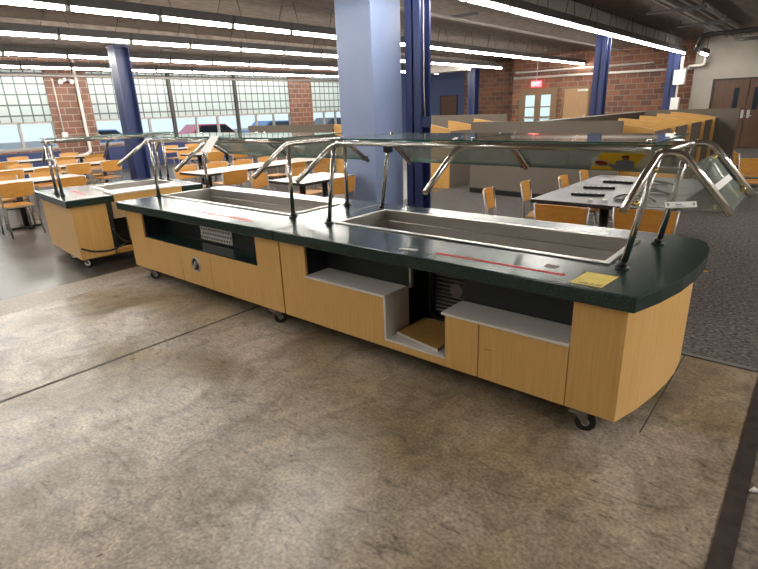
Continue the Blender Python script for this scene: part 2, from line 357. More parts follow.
wn = 0
def window(y0, y1, label):
    global wn; wn += 1
    o = thing('window_%d' % wn, label, 'window', (XW, (y0 + y1) / 2, 0)); o['kind'] = 'structure'
    f = MB((XW, (y0 + y1) / 2, 0)); X0, X1 = XW - 0.13, XW - 0.04; n = 3; st = (y1 - y0) / n
    f.box(X0, X1 + 0.05, y0, y1, 0.82, 0.87); f.box(X0, X1, y0, y1, 1.56, 1.62)
    for i in range(n + 1):
        yy = y0 + st * i; f.box(X0, X1, max(y0, yy - 0.035), min(y1, yy + 0.035), 0.86, 1.6)
    f.build('window_frame', M['alu'], o)
    for i in range(n):
        MB((XW, (y0 + y1) / 2, 0)).box(XW - 0.09, XW - 0.08, y0 + st * i + 0.03, y0 + st * (i + 1) - 0.03, 0.865, 1.565).build('pane', M['winglass'], o)
    MB((XW, (y0 + y1) / 2, 0)).box(XW - 0.12, XW - 0.04, y0, y1, 1.62, 3.08).build('glass_block_panel', M['glassblock'], o)
    return o
window(-2.0, 0.8, 'glass block window out of the picture to the left'); window(0.8, 3.6, 'glass block window just out of the picture at left')
window(3.6, 6.40, 'glass block window with clear lower panes at the left edge, before the first brick pier')
window(7.65, 10.45, 'glass block window with clear lower panes right after the wide brick pier')
window(10.45, 13.25, 'middle glass block window between the two dark mullions, above the far tables')
window(13.25, 16.05, 'glass block window with clear lower panes just left of the narrow brick pier')
window(17.40, 19.70, 'glass block window between the narrow brick pier and the big blue column')
window(19.70, 23.65, 'glass block window hidden behind the big blue column')
for i, y in enumerate((10.42, 13.22)):
    struct(MB().box(XW - 0.03, XW + 0.06, y - 0.06, y + 0.06, 0.82, 3.1).build('trim_%d' % (5 + i), M['darkframe']),
           ['dark upright mullion between the glass block windows, nearer the wide brick pier', 'dark upright mullion between the glass block windows, nearer the narrow brick pier'][i], 'mullion')
for i, (y0, y1) in enumerate(((-2, 6.3), (7.75, 16.0), (17.5, 21.8))):
    t = thing('heater_cabinet', ['low navy heater cabinet under the leftmost windows', 'long navy heater cabinet under the middle windows', 'low navy heater cabinet under the windows behind the blue column'][i], 'heater', (XW + 0.17, (y0 + y1) / 2, 0))
    MB((XW + 0.17, (y0 + y1) / 2, 0)).box(XW + 0.005, XW + 0.33, y0, y1, 0.0, 0.74).build('casing', M['navy'], t, 0.01)
    g = MB((XW + 0.17, (y0 + y1) / 2, 0))
    k = y0 + 0.2
    while k < y1 - 0.9: g.box(XW + 0.06, XW + 0.27, k, k + 0.7, 0.74, 0.752); k += 0.9
    g.build('top_grille', M['blackplastic'], t)

def pipe(name, pts, r, m, label, rad=0.12, n=8, cat='pipe'):
    o = MB().tube(fillet(pts, rad), r, n).build(name, m); return tag(o, label, cat)
pipe('wall_pipe', [(XW + 0.10, -2, 2.93), (XW + 0.10, 21.9, 2.93)], 0.04, M['pipe'], 'grey pipe running along the top of the glass block windows')
pipe('bent_pipe', [(XW + 0.08, 7.28, 3.45), (XW + 0.08, 7.28, 0.62), (XW + 0.45, 6.9, 0.55), (XW + 0.45, 6.2, 0.55)], 0.05, M['pipewhite'], 'white pipe coming down the wide brick pier and bending at the bottom')
pipe('conduit', [(XW + 0.03, 6.62, 2.85), (XW + 0.03, 6.62, 1.25)], 0.02, M['pipewhite'], 'thin white conduit down the left edge of the wide brick pier')
o = thing('wall_socket_box', 'small white outlet box at the bottom of the conduit on the brick pier', 'outlet box', (XW, 6.62, 1.2))
MB((XW, 6.62, 1.2)).box(XW, XW + 0.06, 6.55, 6.72, 1.12, 1.27).build('box', M['whiteplastic'], o, 0.008)
MB((XW, 6.62, 1.2)).box(XW + 0.06, XW + 0.066, 6.57, 6.70, 1.14, 1.25).build('cover_plate', M['zinc'], o)
o = thing('spotlight', 'small white twin spotlight near the top of the wide brick pier', 'spotlight', (XW, 6.95, 2.82))
MB((XW, 6.95, 2.82)).cyl((XW, 6.95, 2.82), (XW + 0.1, 6.95, 2.82), 0.05).build('mount', M['whiteplastic'], o)
for dy in (-0.12, 0.12):
    MB((XW, 6.95, 2.82)).tube([(XW + 0.08, 6.95 + dy, 2.82), (XW + 0.16, 6.95 + dy * 1.3, 2.78), (XW + 0.2, 6.95 + dy * 1.4, 2.75)], [0.04, 0.06, 0.075], 10).build('lamp_head', M['whiteplastic'], o)

# ------------------------------------------------------------------ doors
o = thing('door_1', 'walnut double doors with narrow vision panes in the greige wall at right', 'door', (-2.17, 21.0, 0)); o['kind'] = 'structure'
L = (-2.17, 21.0, 0)
f = MB(L); f.box(-3.20, -3.12, 20.95, 21.0, 0, 2.18); f.box(-1.22, -1.14, 20.95, 21.0, 0, 2.18); f.box(-3.12, -1.22, 20.95, 21.0, 2.12, 2.18); f.build('door_frame', M['darkframe'], o)
for x0, x1, xp, xh in ((-3.12, -2.175, -2.49, -2.24), (-2.165, -1.22, -1.95, -2.08)):
    d = MB(L).box(x0 + 0.005, x1 - 0.005, 20.965, 20.998, 0.01, 2.12).build('door_leaf', M['doorwood'], o, 0.003)
    MB(L).box(xp - 0.07, xp + 0.07, 20.958, 20.966, 1.2, 1.88).build('vision_pane', M['carglass'], d)
    h = MB(L); h.box(xh - 0.04, xh + 0.04, 20.955, 20.966, 0.95, 1.2); h.cyl((xh, 20.955, 1.02), (xh, 20.90, 1.02), 0.012); h.box(xh - 0.01, xh + 0.1, 20.89, 20.91, 1.01, 1.03); h.build('door_handle', M['zinc'], d)
o = thing('door_2', 'glazed double doors with bronze frames in the brick wall under the exit sign', 'door', (-9.62, YB, 0)); o['kind'] = 'structure'
L = (-9.62, YB, 0)
f = MB(L); f.box(-10.45, -10.30, YB - 0.06, YB, 0, 2.2); f.box(-8.93, -8.78, YB - 0.06, YB, 0, 2.2); f.box(-10.30, -8.93, YB - 0.06, YB, 2.08, 2.2); f.build('door_frame', M['bronze'], o)
for x0, x1 in ((-10.30, -9.62), (-9.61, -8.93)):
    d = MB(L)
    d.box(x0, x0 + 0.13, YB - 0.05, YB - 0.01, 0.02, 2.08); d.box(x1 - 0.13, x1, YB - 0.05, YB - 0.01, 0.02, 2.08)
    for z0, z1 in ((0.02, 0.3), (1.02, 1.1), (1.45, 1.5), (1.95, 2.08)): d.box(x0 + 0.13, x1 - 0.13, YB - 0.05, YB - 0.01, z0, z1)
    d = d.build('door_leaf', M['bronze'], o)
    MB(L).box(x0 + 0.12, x1 - 0.12, YB - 0.035, YB - 0.025, 0.28, 1.97).build('pane', M['winglass'], d)
    MB(L).box(x0 + 0.1, x1 - 0.1, YB - 0.075, YB - 0.055, 1.0, 1.04).build('push_bar', M['zinc'], d)
struct(MB().box(-10.3, -8.93, YB - 0.018, YB - 0.004, 0.02, 2.08).build('trim_8', mat('daylight_backdrop', (0.5, 0.55, 0.55), 0.5, emit=(0.7, 0.85, 0.85), estr=0.35)), 'glowing vestibule seen through the glazed double doors', 'backdrop')  # thin glowing sheet stands in for daylight behind the door panes
o = thing('door_3', 'single tan wooden door in the brick wall beside the navy column', 'door', (-8.03, YB, 0)); o['kind'] = 'structure'
L = (-8.03, YB, 0)
f = MB(L); f.box(-8.58, -8.51, YB - 0.05, YB, 0, 2.2); f.box(-7.55, -7.48, YB - 0.05, YB, 0, 2.2); f.box(-8.51, -7.55, YB - 0.05, YB, 2.13, 2.2); f.build('door_frame', M['bronze'], o)
d = MB(L).box(-8.505, -7.555, YB - 0.035, YB - 0.005, 0.01, 2.13).build('door_leaf', M['doortan'], o)
MB(L).box(-7.95, -7.56, YB - 0.10, YB - 0.036, 2.02, 2.09).build('door_closer', M['zinc'], d)
MB(L).box(-7.68, -7.60, YB - 0.07, YB - 0.036, 0.95, 1.1).build('door_handle', M['zinc'], d)
o = thing('door_4', 'dark brown door in the navy wall at the far left', 'door', (-14.98, 23.5, 0)); o['kind'] = 'structure'
L = (-14.98, 23.5, 0)
MB(L).box(-15.50, -14.46, 23.46, 23.5, 0, 2.15).build('door_frame', M['darkframe'], o)
d = MB(L).box(-15.43, -14.53, 23.445, 23.46, 0.01, 2.1).build('door_leaf', M['doorwood'], o)
MB(L).box(-14.67, -14.59, 23.42, 23.444, 0.95, 1.1).build('door_handle', M['zinc'], d)

# exit sign
o = thing('exit_sign', 'red lit exit sign hanging above the glazed double doors', 'exit sign', (-9.62, YB - 0.25, 2.42))
L = (-9.62, YB - 0.25, 2.42)
MB(L).box(-9.84, -9.40, YB - 0.29, YB - 0.21, 2.26, 2.50).build('sign_body', M['exitred'], o, 0.01)
MB(L).cyl((-9.62, YB - 0.25, 2.5), (-9.62, YB - 0.25, 3.5), 0.012).build('bracket', M['pipewhite'], o)
cu = bpy.data.curves.new('exit_text', 'FONT'); cu.body = 'EXIT'; cu.size = 0.19; cu.align_x = 'CENTER'; cu.align_y = 'CENTER'; cu.extrude = 0.004
tmp = bpy.data.objects.new('exit_text_tmp', cu); COL.objects.link(tmp)
me = bpy.data.meshes.new_from_object(tmp.evaluated_get(bpy.context.evaluated_depsgraph_get())); bpy.data.objects.remove(tmp)
me.materials.clear(); me.materials.append(M['exitwhite'])
tx = bpy.data.objects.new('lettering', me); COL.objects.link(tx); tx.parent = o; tx.location = (0, -0.046, -0.04); tx.rotation_euler = (PI / 2, 0, 0)

# ------------------------------------------------------------------ columns
o = thing('blue_column', 'big square blue grey column rising behind the middle of the counters', 'column', (-5.17, 6.02, 0))
L = (-5.17, 6.02, 0)
MB(L).box(-5.49, -4.85, 5.70, 6.34, 0, CZ).build('shaft', M['bluecol'], o, 0.006)
MB(L).box(-5.50, -4.84, 5.69, 6.35, 0.004, 0.10).build('base_trim', M['blackplastic'], o)
def hcolumn(x, y, w_, label, CZ=3.14):
    o = thing('steel_column', label, 'column', (x, y, 0)); L = (x, y, 0); h = w_ / 2
    c = MB(L); c.box(x - h, x + h, y - h, y - h + 0.025, 0, CZ); c.box(x - h, x + h, y + h - 0.025, y + h, 0, CZ); c.box(x - 0.012, x + 0.012, y - h, y + h, 0, CZ)
    c.build('flanged_shaft', M['navy'], o)
    MB(L).box(x - h - 0.05, x + h + 0.05, y - h - 0.05, y + h + 0.05, 0, 0.02).build('base_plate', M['navy'], o)
    MB(L).box(x - h - 0.03, x + h + 0.03, y - h - 0.03, y + h + 0.03, CZ - 0.03, CZ).build('cap_plate', M['navy'], o)
    return o
o = hcolumn(-4.50, 6.26, 0.25, 'navy steel column standing right beside the big blue column')
MB((-4.50, 6.26, 0)).box(-4.374, -4.31, 6.16, 6.30, 1.38, 1.52).build('outlet_box', M['navy'], o)
MB((-4.50, 6.26, 0)).tube(fillet([(-4.36, 6.2, 3.1), (-4.36, 6.2, 1.9), (-4.34, 6.2, 1.5)], 0.1), 0.008, 6).build('cord', M['pipe'], o)
hcolumn(-12.33, 5.88, 0.33, 'navy steel column standing among the dining tables at left')
hcolumn(-4.42, 13.6, 0.27, 'navy steel column in front of the brick wall, nearer of the right pair')
o = hcolumn(-4.34, 20.6, 0.34, 'navy steel column at the corner by the greige wall, with grey electric boxes')
hcolumn(-12.33, 21.3, 0.36, 'far navy steel column between the navy wall and the exit doors')
o = thing('electrical_box', 'grey electric boxes and conduit fixed to the corner column', 'electrical box', (-4.1, 20.3, 1.2))
L = (-4.1, 20.3, 1.2)
MB(L).box(-4.23, -3.90, 20.22, 20.42, 2.05, 2.5).build('upper_box', M['whiteplastic'], o, 0.01)
MB(L).box(-4.22, -3.98, 20.22, 20.42, 1.25, 1.65).build('lower_box', M['whiteplastic'], o, 0.01)
MB(L).tube([(-4.1, 20.35, 1.6), (-4.1, 20.35, 2.06)], 0.03).build('lower_conduit', M['pipewhite'], o)
MB(L).tube([(-4.05, 20.35, 2.49), (-4.05, 20.35, 2.9)], 0.05).build('upper_conduit', M['pipewhite'], o)

# ------------------------------------------------------------------ ceiling services
pipe('sprinkler_pipe', [(-10.7, 21.9, 2.66), (-3.95, 21.9, 2.60), (-3.95, 20.85, 2.62), (-3.5, 20.85, 2.62), (-3.5, 20.85, 2.95)], 0.045, M['pipewhite'], 'white pipe along the brick wall with an upturned elbow at right')
pipe('sprinkler_pipe', [(-10.5, 21.6, 2.86), (-5.2, 21.6, 2.86)], 0.035, M['pipewhite'], 'upper short white pipe along the brick wall behind the near navy column')
pipe('sprinkler_pipe', [(-6.1, 5, 3.28), (-6.1, 21.7, 3.28)], 0.03, M['pipe'], 'grey pipe on the ceiling right of the navy column, behind the brightest light row')
for i, (xx, zz) in enumerate(((-3.0, 3.42), (-2.85, 3.42), (-2.62, 3.42), (-2.45, 3.42))):
    pipe('conduit', [(xx, 7, zz), (xx, 20.95, zz)], 0.025, M['pipe'], ['leftmost', 'second', 'third', 'rightmost'][i] + ' of the four conduits running along the ceiling at upper right', cat='conduit')
for i, yy in enumerate((10.2, 13.2, 16.2)):
    o = thing('ceiling_strut', ['nearest', 'middle', 'farthest'][i] + ' dark cross strut holding the ceiling conduits at upper right', 'strut', (-2.9, yy, 3.38))
    MB((-2.9, yy, 3.38)).box(-3.45, -2.35, yy - 0.05, yy + 0.05, 3.34, 3.40).build('channel', M['pipedark'], o)
    for xx in (-3.4, -2.4): MB((-2.9, yy, 3.38)).cyl((xx, yy, 3.4), (xx, yy, 3.5), 0.012, 6).build('rod', M['pipedark'], o)
pipe('conduit', [(-3.2, 17.6, 2.9), (-3.2, 18.0, 3.28), (-1.0, 18.2, 3.30), (2, 18.2, 3.30)], 0.06, M['pipedark'], 'dark bent conduit sweeping right from the end of the light row', 0.4, cat='conduit')
pipe('conduit', [(-2.6, 19.6, 3.2), (-1.6, 19.8, 3.22), (2, 19.8, 3.22)], 0.05, M['pipedark'], 'dark conduit along the top of the greige wall', 0.3, cat='conduit')
o = tag(MB().box(-4.66, -4.26, 6.0, 20.95, 3.142, 3.5).build('ceiling_beam', M['duct'], None, 0.02), 'long grey ceiling beam over the right hand navy columns, above the bright light row', 'beam')
o = tag(MB().box(-12.53, -12.13, -1.0, 22.9, 3.142, 3.5).build('ceiling_beam', M['ceiling'], None, 0.02), 'dark ceiling beam over the navy column among the dining tables', 'beam')
o = tag(MB().box(-13.0, -10.6, 17.6, 18.1, 2.85, 3.1).build('ceiling_duct', M['greywall'], None, 0.02), 'short pale duct under the ceiling at the far end, right of the navy column', 'duct')
for i, (xx, yy) in enumerate(((-6.2, 7.2), (-6.2, 10.2))):
    tag(MB().box(xx - 0.35, xx + 0.35, yy - 0.04, yy + 0.04, 3.36, 3.42).build('ceiling_strut', M['pipedark']), ['dark ceiling strut over the grey pipe, nearer the navy column', 'dark ceiling strut over the grey pipe, farther along it'][i], 'strut')

# ------------------------------------------------------------------ fluorescent rows
FL = 1.25
def make_lamp():
    t = thing('strip_light', 'fluorescent strip light', 'ceiling light')
    h = MB(); h.prism_dir([(-0.07, 0.01, 0.028), (-0.055, 0.01, 0.155), (0.055, 0.01, 0.155), (0.07, 0.01, 0.028)], (0, FL - 0.02, 0)); h.build('housing', M['housing'], t)
    MB().tube([(0, 0.035, 0.0), (0, FL - 0.035, 0.0)], 0.027, 10).build('lamp_tube', M['tubeglow'], t)
    for y in (0.0, FL - 0.035): MB().box(-0.032, 0.032, y, y + 0.035, -0.032, 0.04).build('lamp_holder', M['duct'], t)
    for y in (0.22,): MB().tube([(0, y, 0.15), (0, y - 0.10, 0.5)], 0.006, 5).build('hanger', M['pipedark'], t)
    MB().tube([(0, FL - 0.25, 0.15), (0, FL - 0.12, 0.5)], 0.006, 5).build('hanger', M['pipedark'], t)
    return t
ORD = ['first', 'second', 'third', 'fourth', 'fifth', 'sixth', 'seventh', 'eighth', 'ninth', 'tenth', 'eleventh', 'twelfth', 'thirteenth', 'fourteenth', 'fifteenth', 'sixteenth', 'seventeenth']
rows = [(-4.06, 1.75, 20.55, 3.0, 'bright row crossing the upper right'), (-7.78, -3.1, 21.95, 3.0, 'foremost row left of the blue column'),
        (-10.46, -1.0, 20.3, 3.0, 'second row back, left of blue column'), (-13.5, -1.0, 21.0, 3.0, 'third row back, left of blue column'),
        (-16.6, -1.0, 21.0, 3.0, 'hindmost row by the windows'), (2.9, 1.2, 11.3, 3.0, None), (4.4, 1.2, 11.3, 3.0, None), (-2.5, -6.0, 0.3, 3.0, None)]  # the undescribed rows are added out of view to brighten the room
lamp0 = make_lamp(); used = False
for x, y0, y1, z, rd in rows:
    k = 0; y = y0
    while y + FL <= y1 + 0.01:
        p = px((x, y + FL / 2, z)); seen = p and -15 < p[0] < 765 and -10 < p[1] < 130 and rd
        if seen:
            lb = '%s strip light from the left in the %s' % (ORD[min(k, 16)], rd); k += 1; g = 'strip lights in the ' + rd
        else: lb = 'unseen strip light overhead, among the extended and added rows outside the picture'; g = 'strip lights outside the picture'
        if not used: lamp0.location = (x, y, z); lamp0['label'] = lb; lamp0['group'] = g; used = True
        else: dup(lamp0, (x, y, z), 0, lb, g)
        y += FL
ll = dup(lamp0, (-3.3, 18.6, 2.86), 0, 'separate strip light just beyond the end of the bright row, before the greige wall', 'strip lights in the bright row crossing the upper right')
for y in (0.12, FL - 0.12): MB().tube([(0, y, 0.15), (0, y, 0.645)], 0.006, 5).build('hanger', M['pipedark'], ll)

# ================================================================== serving counters
def caster(parent, x, y, wheel_m, yaw=0.3, z=0.12, r=0.053, hub=0.02):
    L = parent.location
    c = MB(L); c.box(x - 0.045, x + 0.045, y - 0.045, y + 0.045, z - 0.012, z)
    ca, sa = math.cos(yaw), math.sin(yaw); w_ = 0.022
    for s_ in (-1, 1):
        ox, oy = -sa * w_ * s_, ca * w_ * s_; e = 0.003
        c.prism_dir([(x + ox - ca * 0.035, y + oy - sa * 0.035, z - 0.01), (x + ox + ca * 0.035, y + oy + sa * 0.035, z - 0.01), (x + ox + ca * 0.045, y + oy + sa * 0.045, r - 0.012), (x + ox + ca * 0.02, y + oy + sa * 0.02, r - 0.012)], (-sa * e, ca * e, 0))
    f_ = c.build('caster', M['forkmetal'], parent)
    cx, cy = x + ca * 0.03, y + sa * 0.03
    MB(L).tube([(cx + sa * 0.017, cy - ca * 0.017, r), (cx + sa * 0.014, cy - ca * 0.014, r), (cx - sa * 0.014, cy + ca * 0.014, r), (cx - sa * 0.017, cy + ca * 0.017, r)], [r * 0.9, r, r, r * 0.9], 22).build('wheel', wheel_m, f_)
    MB(L).cyl((cx + sa * 0.02, cy - ca * 0.02, r), (cx - sa * 0.02, cy + ca * 0.02, r), hub, 18).build('wheel_hub', M['zinc'] if hub < 0.03 else M['whiteplastic'], f_)
    return f_

def pan_well(parent, x0, x1, y0, y1, zt=0.81):
    L = parent.location; o = MB(L); d = 0.20; r = 0.035
    o.holed([(x0 - r, y0 - r), (x1 + r, y0 - r), (x1 + r, y1 + r), (x0 - r, y1 + r)], [(x0, y0), (x1, y0), (x1, y1), (x0, y1)], zt + 0.001, zt + 0.010)
    rim = o.build('pan_rim', M['steelbrush'], parent, 0.003)
    b = MB(L); s_ = 0.018; zl = zt - 0.075
    def loop(ins, z): return [b.v(p) for p in ((x0 + ins, y0 + ins, z), (x1 - ins, y0 + ins, z), (x1 - ins, y1 - ins, z), (x0 + ins, y1 - ins, z))]
    ls = [loop(0, zt + 0.008), loop(0.004, zl), loop(s_, zl - 0.004), loop(s_ + 0.012, zt - d)]
    for a, c in zip(ls, ls[1:]):
        for i in range(4): b.f([a[i], a[(i + 1) % 4], c[(i + 1) % 4], c[i]])
    b.f(ls[-1]); well = b.build('pan_well', M['pan'], parent)
    MB(L).cyl(((x0 + x1) / 2, (y0 + y1) / 2, zt - d + 0.001), ((x0 + x1) / 2, (y0 + y1) / 2, zt - d + 0.006), 0.03).build('drain', M['steelbrush'], well)

def post(parent, p0, p1, r=0.017):
    L = parent.location
    o = MB(L).tube([p0, p1], r, 14).build('guard_post', M['steel'], parent)
    fl = MB(L); p0 = Vector(p0); fl.cyl(p0, p0 + Vector((0, 0, 0.010)), 0.036, 18); fl.cyl(p0 + Vector((0, 0, 0.01)), p0 + Vector((0, 0, 0.034)), 0.023, 16); fl.build('post_foot', M['blackplastic'], o)
    return o
def clamp(parent, p, d, off):
    p = Vector(p); d = Vector(d).normalized()
    c = MB(off); c.cyl(p, p + d * 0.034, 0.009, 10); c.cyl(p + d * 0.026, p + d * 0.040, 0.014, 12); return c.build('glass_clamp', M['brass'], parent)
def pane(parent, quad, name, label=None, t=0.008, edge=True):
    o = MB(parent.location).slab(quad, t, 1).build(name, [M['glass'], M['glassedge'] if edge else M['clearedge']], parent)
    if label: lab(o, label)
    return o

# ---------- nearest counter (with the curved end)
A = thing('serving_counter', 'nearest serving counter with rounded right end, open middle bay and yellow sheet on its top', 'serving counter', (-1.8, 3.0, 0))
LA = A.location
arc_top = [(-0.523, 2.378), (-0.462, 2.58), (-0.417, 2.80), (-0.392, 3.05), (-0.388, 3.28), (-0.408, 3.48), (-0.44, 3.60), (-0.50, 3.68), (-0.60, 3.715)]
XS = -3.07
top = MB(LA).holed([(XS + 0.004, 2.378)] + arc_top + [(XS + 0.004, 3.70)], [(-2.83, 2.835), (-0.79, 2.835), (-0.79, 3.43), (-2.83, 3.43)], 0.731, 0.81).build('countertop', M['green'], A, 0.006)
pan_well(A, -2.81, -0.81, 2.855, 3.41)
arc_b = [(-0.5585, 2.43), (-0.505, 2.62), (-0.469, 2.81), (-0.445, 3.00), (-0.436, 3.15), (-0.445, 3.35), (-0.47, 3.50), (-0.54, 3.62)]
wd = MB(LA).prism(arc_b + [(x - 0.02, y - (0.006 if i < 6 else 0.02)) for i, (x, y) in reversed(list(enumerate(arc_b)))], 0.12, 0.731).build('curved_end_panel', M['wood'], A)
for k in range(len(wd.data.polygons)): pass
def panel(parent, name, m, x0, x1, y0, y1, z0, z1, bevel=0.0015, label=None):
    o = MB(parent.location).box(x0, x1, y0, y1, z0, z1).build(name, m, parent, bevel)
    if label: lab(o, label)
    return o
panel(A, 'front_panel', M['wood'], -3.062, -2.785, 2.43, 2.45, 0.12, 0.731)
panel(A, 'front_panel', M['wood'], -0.812, -0.562, 2.43, 2.45, 0.12, 0.731)
panel(A, 'front_panel', M['wood'], -2.785, -2.045, 2.43, 2.45, 0.12, 0.478)
d = panel(A, 'door', M['wood'], -1.563, -1.337, 2.43, 2.45, 0.12, 0.466)
d = panel(A, 'door', M['wood'], -1.331, -0.816, 2.43, 2.45, 0.12, 0.466)
MB(LA).box(-1.29, -1.25, 2.427, 2.431, 0.315, 0.319).build('scratch', M['pinkred'], d)
panel(A, 'white_shelf', M['white'], -2.785, -2.025, 2.418, 2.66, 0.478, 0.494, label='white ledge over the left lower panel')
panel(A, 'white_shelf', M['white'], -1.585, -0.812, 2.418, 2.66, 0.466, 0.482, label='white ledge over the two small doors')
panel(A, 'bay_side', M['white'], -2.045, -2.029, 2.43, 2.69, 0.18, 0.478, label='white side of the open bay')
panel(A, 'bay_side', M['greenmatt'], -1.58, -1.563, 2.45, 2.69, 0.18, 0.466)
panel(A, 'bay_floor', M['white'], -2.045, -1.563, 2.431, 2.90, 0.168, 0.182, label='white floor of the open bay')
panel(A, 'toe_rail', M['wood'], -2.045, -1.563, 2.43, 2.45, 0.12, 0.168)
panel(A, 'niche_back', M['greenmatt'], -2.785, -1.99, 2.66, 2.675, 0.494, 0.731)
panel(A, 'niche_back', M['greenmatt'], -1.585, -0.812, 2.66, 2.675, 0.482, 0.731)
panel(A, 'niche_side', M['greenmatt'], -2.80, -2.785, 2.45, 2.67, 0.478, 0.731); panel(A, 'niche_side', M['greenmatt'], -0.812, -0.797, 2.45, 2.67, 0.466, 0.731)
panel(A, 'bay_upright', M['steelbrush'], -1.992, -1.978, 2.645, 2.68, 0.49, 0.731, label='thin steel upright at the edge of the open bay')
panel(A, 'bay_header', M['steelbrush'], -1.978, -1.585, 2.66, 2.68, 0.662, 0.705, label='dull steel strip across the top of the open bay')
panel(A, 'back_panel', M['wood'], -3.062, -0.55, 3.60, 3.62, 0.12, 0.731)
panel(A, 'end_panel', M['wood'], -3.062, -3.042, 2.45, 3.60, 0.12, 0.731)
panel(A, 'base_plate', M['black'], -3.042, -0.56, 2.45, 3.60, 0.12, 0.14)
cu_ = MB(LA).box(-2.35, -1.70, 2.98, 3.4, 0.19, 0.60).build('condensing_unit', M['black'], A)
g = MB(LA)
for k in range(11): g.box(-1.98, -1.71, 2.955, 2.975, 0.235 + k * 0.03, 0.243 + k * 0.03)
g.build('coil_fins', M['pipe'], cu_)
b_ = MB(LA).box(-2.03, -2.008, 2.93, 2.97, 0.19, 0.60)
b_ = b_.build('slotted_bar', M['zinc'], cu_)
MB(LA).cyl((-1.80, 2.935, 0.42), (-1.80, 2.955, 0.42), 0.05, 20).build('fan_hub', M['pipe'], cu_)
MB(LA).tube(fillet([(-1.95, 2.85, 0.24), (-1.8, 2.75, 0.27), (-1.7, 2.78, 0.25), (-1.62, 2.70, 0.30), (-1.60, 2.62, 0.22)], 0.08), 0.011, 8).build('power_cord', M['blackplastic'], cu_)
MB(LA).tube([(-1.615, 2.63, 0.27), (-1.60, 2.60, 0.23)], 0.022, 8).build('cord_plug', M['zinc'], cu_)
h_ = MB(LA); h_.box(-0.452, -0.43, 3.52, 3.54, 0.64, 0.67); h_.box(-0.45, -0.40, 3.535, 3.545, 0.645, 0.655); lab(h_.build('hasp', M['brass'], A), 'small brass hasp on the curved end')
for x, y in ((-0.735, 2.455), (-2.96, 2.60), (-0.68, 3.50), (-2.93, 3.50), (-1.8, 3.5)): caster(A, x, y, M['rubber'], (0.28 if x > -1 else 0.85) if y < 3 else 2.6)
# guard frame of the nearest counter leans a little to the right
def AL(x, y, z): return (x + 0.175 * (z - 0.81), y, z)
ZT = 1.405
post(A, (-2.885, 2.80, 0.81), AL(-2.885, 2.80, ZT)); post(A, (-2.888, 3.455, 0.81), AL(-2.888, 3.455, ZT))
post(A, (-0.703, 2.80, 0.81), AL(-0.705, 2.80, ZT)); post(A, (-0.672, 3.42, 0.81), AL(-0.69, 3.42, ZT))
def arm(parent, x, y0=2.45, y1=2.79, y2=3.45, y3=3.79, zl=1.18, zh=ZT, fx=lambda x, z: x):
    pts = [(fx(x, zl), y0, zl), (fx(x, zh), y1, zh), (fx(x, zh), y2, zh), (fx(x, zl), y3, zl)]
    return MB(parent.location).tube(fillet(pts, 0.06), 0.018, 14).build('guard_arm', M['steel'], parent)
lean = lambda x, z: x + 0.175 * (z - 0.81)
a1 = arm(A, -2.885, fx=lean); a2 = arm(A, -1.72, fx=lambda x, z: x)
# right frame: front arm runs on round the corner into the end guard
xr = -0.60
ea = MB(LA).tube(fillet([(-0.64, 2.45, 1.18), (xr, 2.79, ZT), (-0.50, 2.80, ZT), (-0.267, 2.80, 1.135)], 0.06), 0.019, 14).build('guard_arm', M['steel'], A)
eb = MB(LA).tube(fillet([(xr + 0.005, 2.80, ZT), (-0.585, 3.42, ZT), (-0.476, 3.42, ZT), (-0.249, 3.42, 1.135)], 0.06), 0.019, 14).build('guard_arm', M['steel'], A)
ec = MB(LA).tube(fillet([(-0.585, 3.40, ZT), (-0.59, 3.46, ZT), (-0.62, 3.79, 1.18)], 0.05), 0.018, 14).build('guard_arm', M['steel'], A)
for y in (2.83, 3.43): MB(LA).tube([(-2.78, y, ZT + 0.012), (-0.645 if y < 3 else -0.62, y, ZT + 0.012)], 0.017, 12).build('guard_rail', M['steel'], A)
def top_panes(parent, xs, y0=2.77, y1=3.50, z=ZT + 0.04):
    for x0, x1 in zip(xs, xs[1:]):
        o = pane(parent, [(x0 + 0.012, y0, z), (x1 - 0.012, y0, z), (x1 - 0.012, y1, z), (x0 + 0.012, y1, z)], 'top_glass')
        for xx in (x0 + 0.06, x1 - 0.06):
            for yy in (y0 + 0.07, y1 - 0.07):
                c = MB(parent.location); c.cyl((xx, yy, z - 0.02), (xx, yy, z + 0.016), 0.012, 10); c.build('glass_stud', M['steel'], o)
def back_panes(parent, xs, yT=3.50, zT=1.388, yB=3.79, zB=1.195):
    out = []
    for x0, x1 in zip(xs, xs[1:]):
        o = pane(parent, [(x0 + 0.03, yB, zB), (x1 - 0.03, yB, zB), (x1 - 0.03, yT, zT), (x0 + 0.03, yT, zT)], 'sneeze_glass'); out.append(o)
        c = MB(parent.location); xm = x1 - 0.02; c.box(xm - 0.014, xm + 0.014, yB - 0.03, yB + 0.02, zB - 0.012, zB + 0.03); c.build('glass_clip', M['blackplastic'], o)
    return out
top_panes(A, (-2.80, -1.70, -0.60)); back_panes(A, (-2.83, -1.72, -0.66))
panel(A, 'clamp_bracket', M['blackplastic'], -2.83, -2.75, 3.43, 3.46, 1.30, 1.37)
eg = pane(A, [(-0.455, 2.825, 1.352), (-0.455, 3.395, 1.352), (-0.278, 3.395, 1.135), (-0.278, 2.825, 1.135)], 'end_glass', 'clear slanted end glass pane with a white sticker', edge=False)
cg = pane(A, [(-0.637, 2.515, 1.188), (-0.308, 2.792, 1.150), (-0.452, 2.792, 1.335), (-0.613, 2.715, 1.345)], 'corner_glass', 'clear corner glass pane with a white label strip', edge=False)
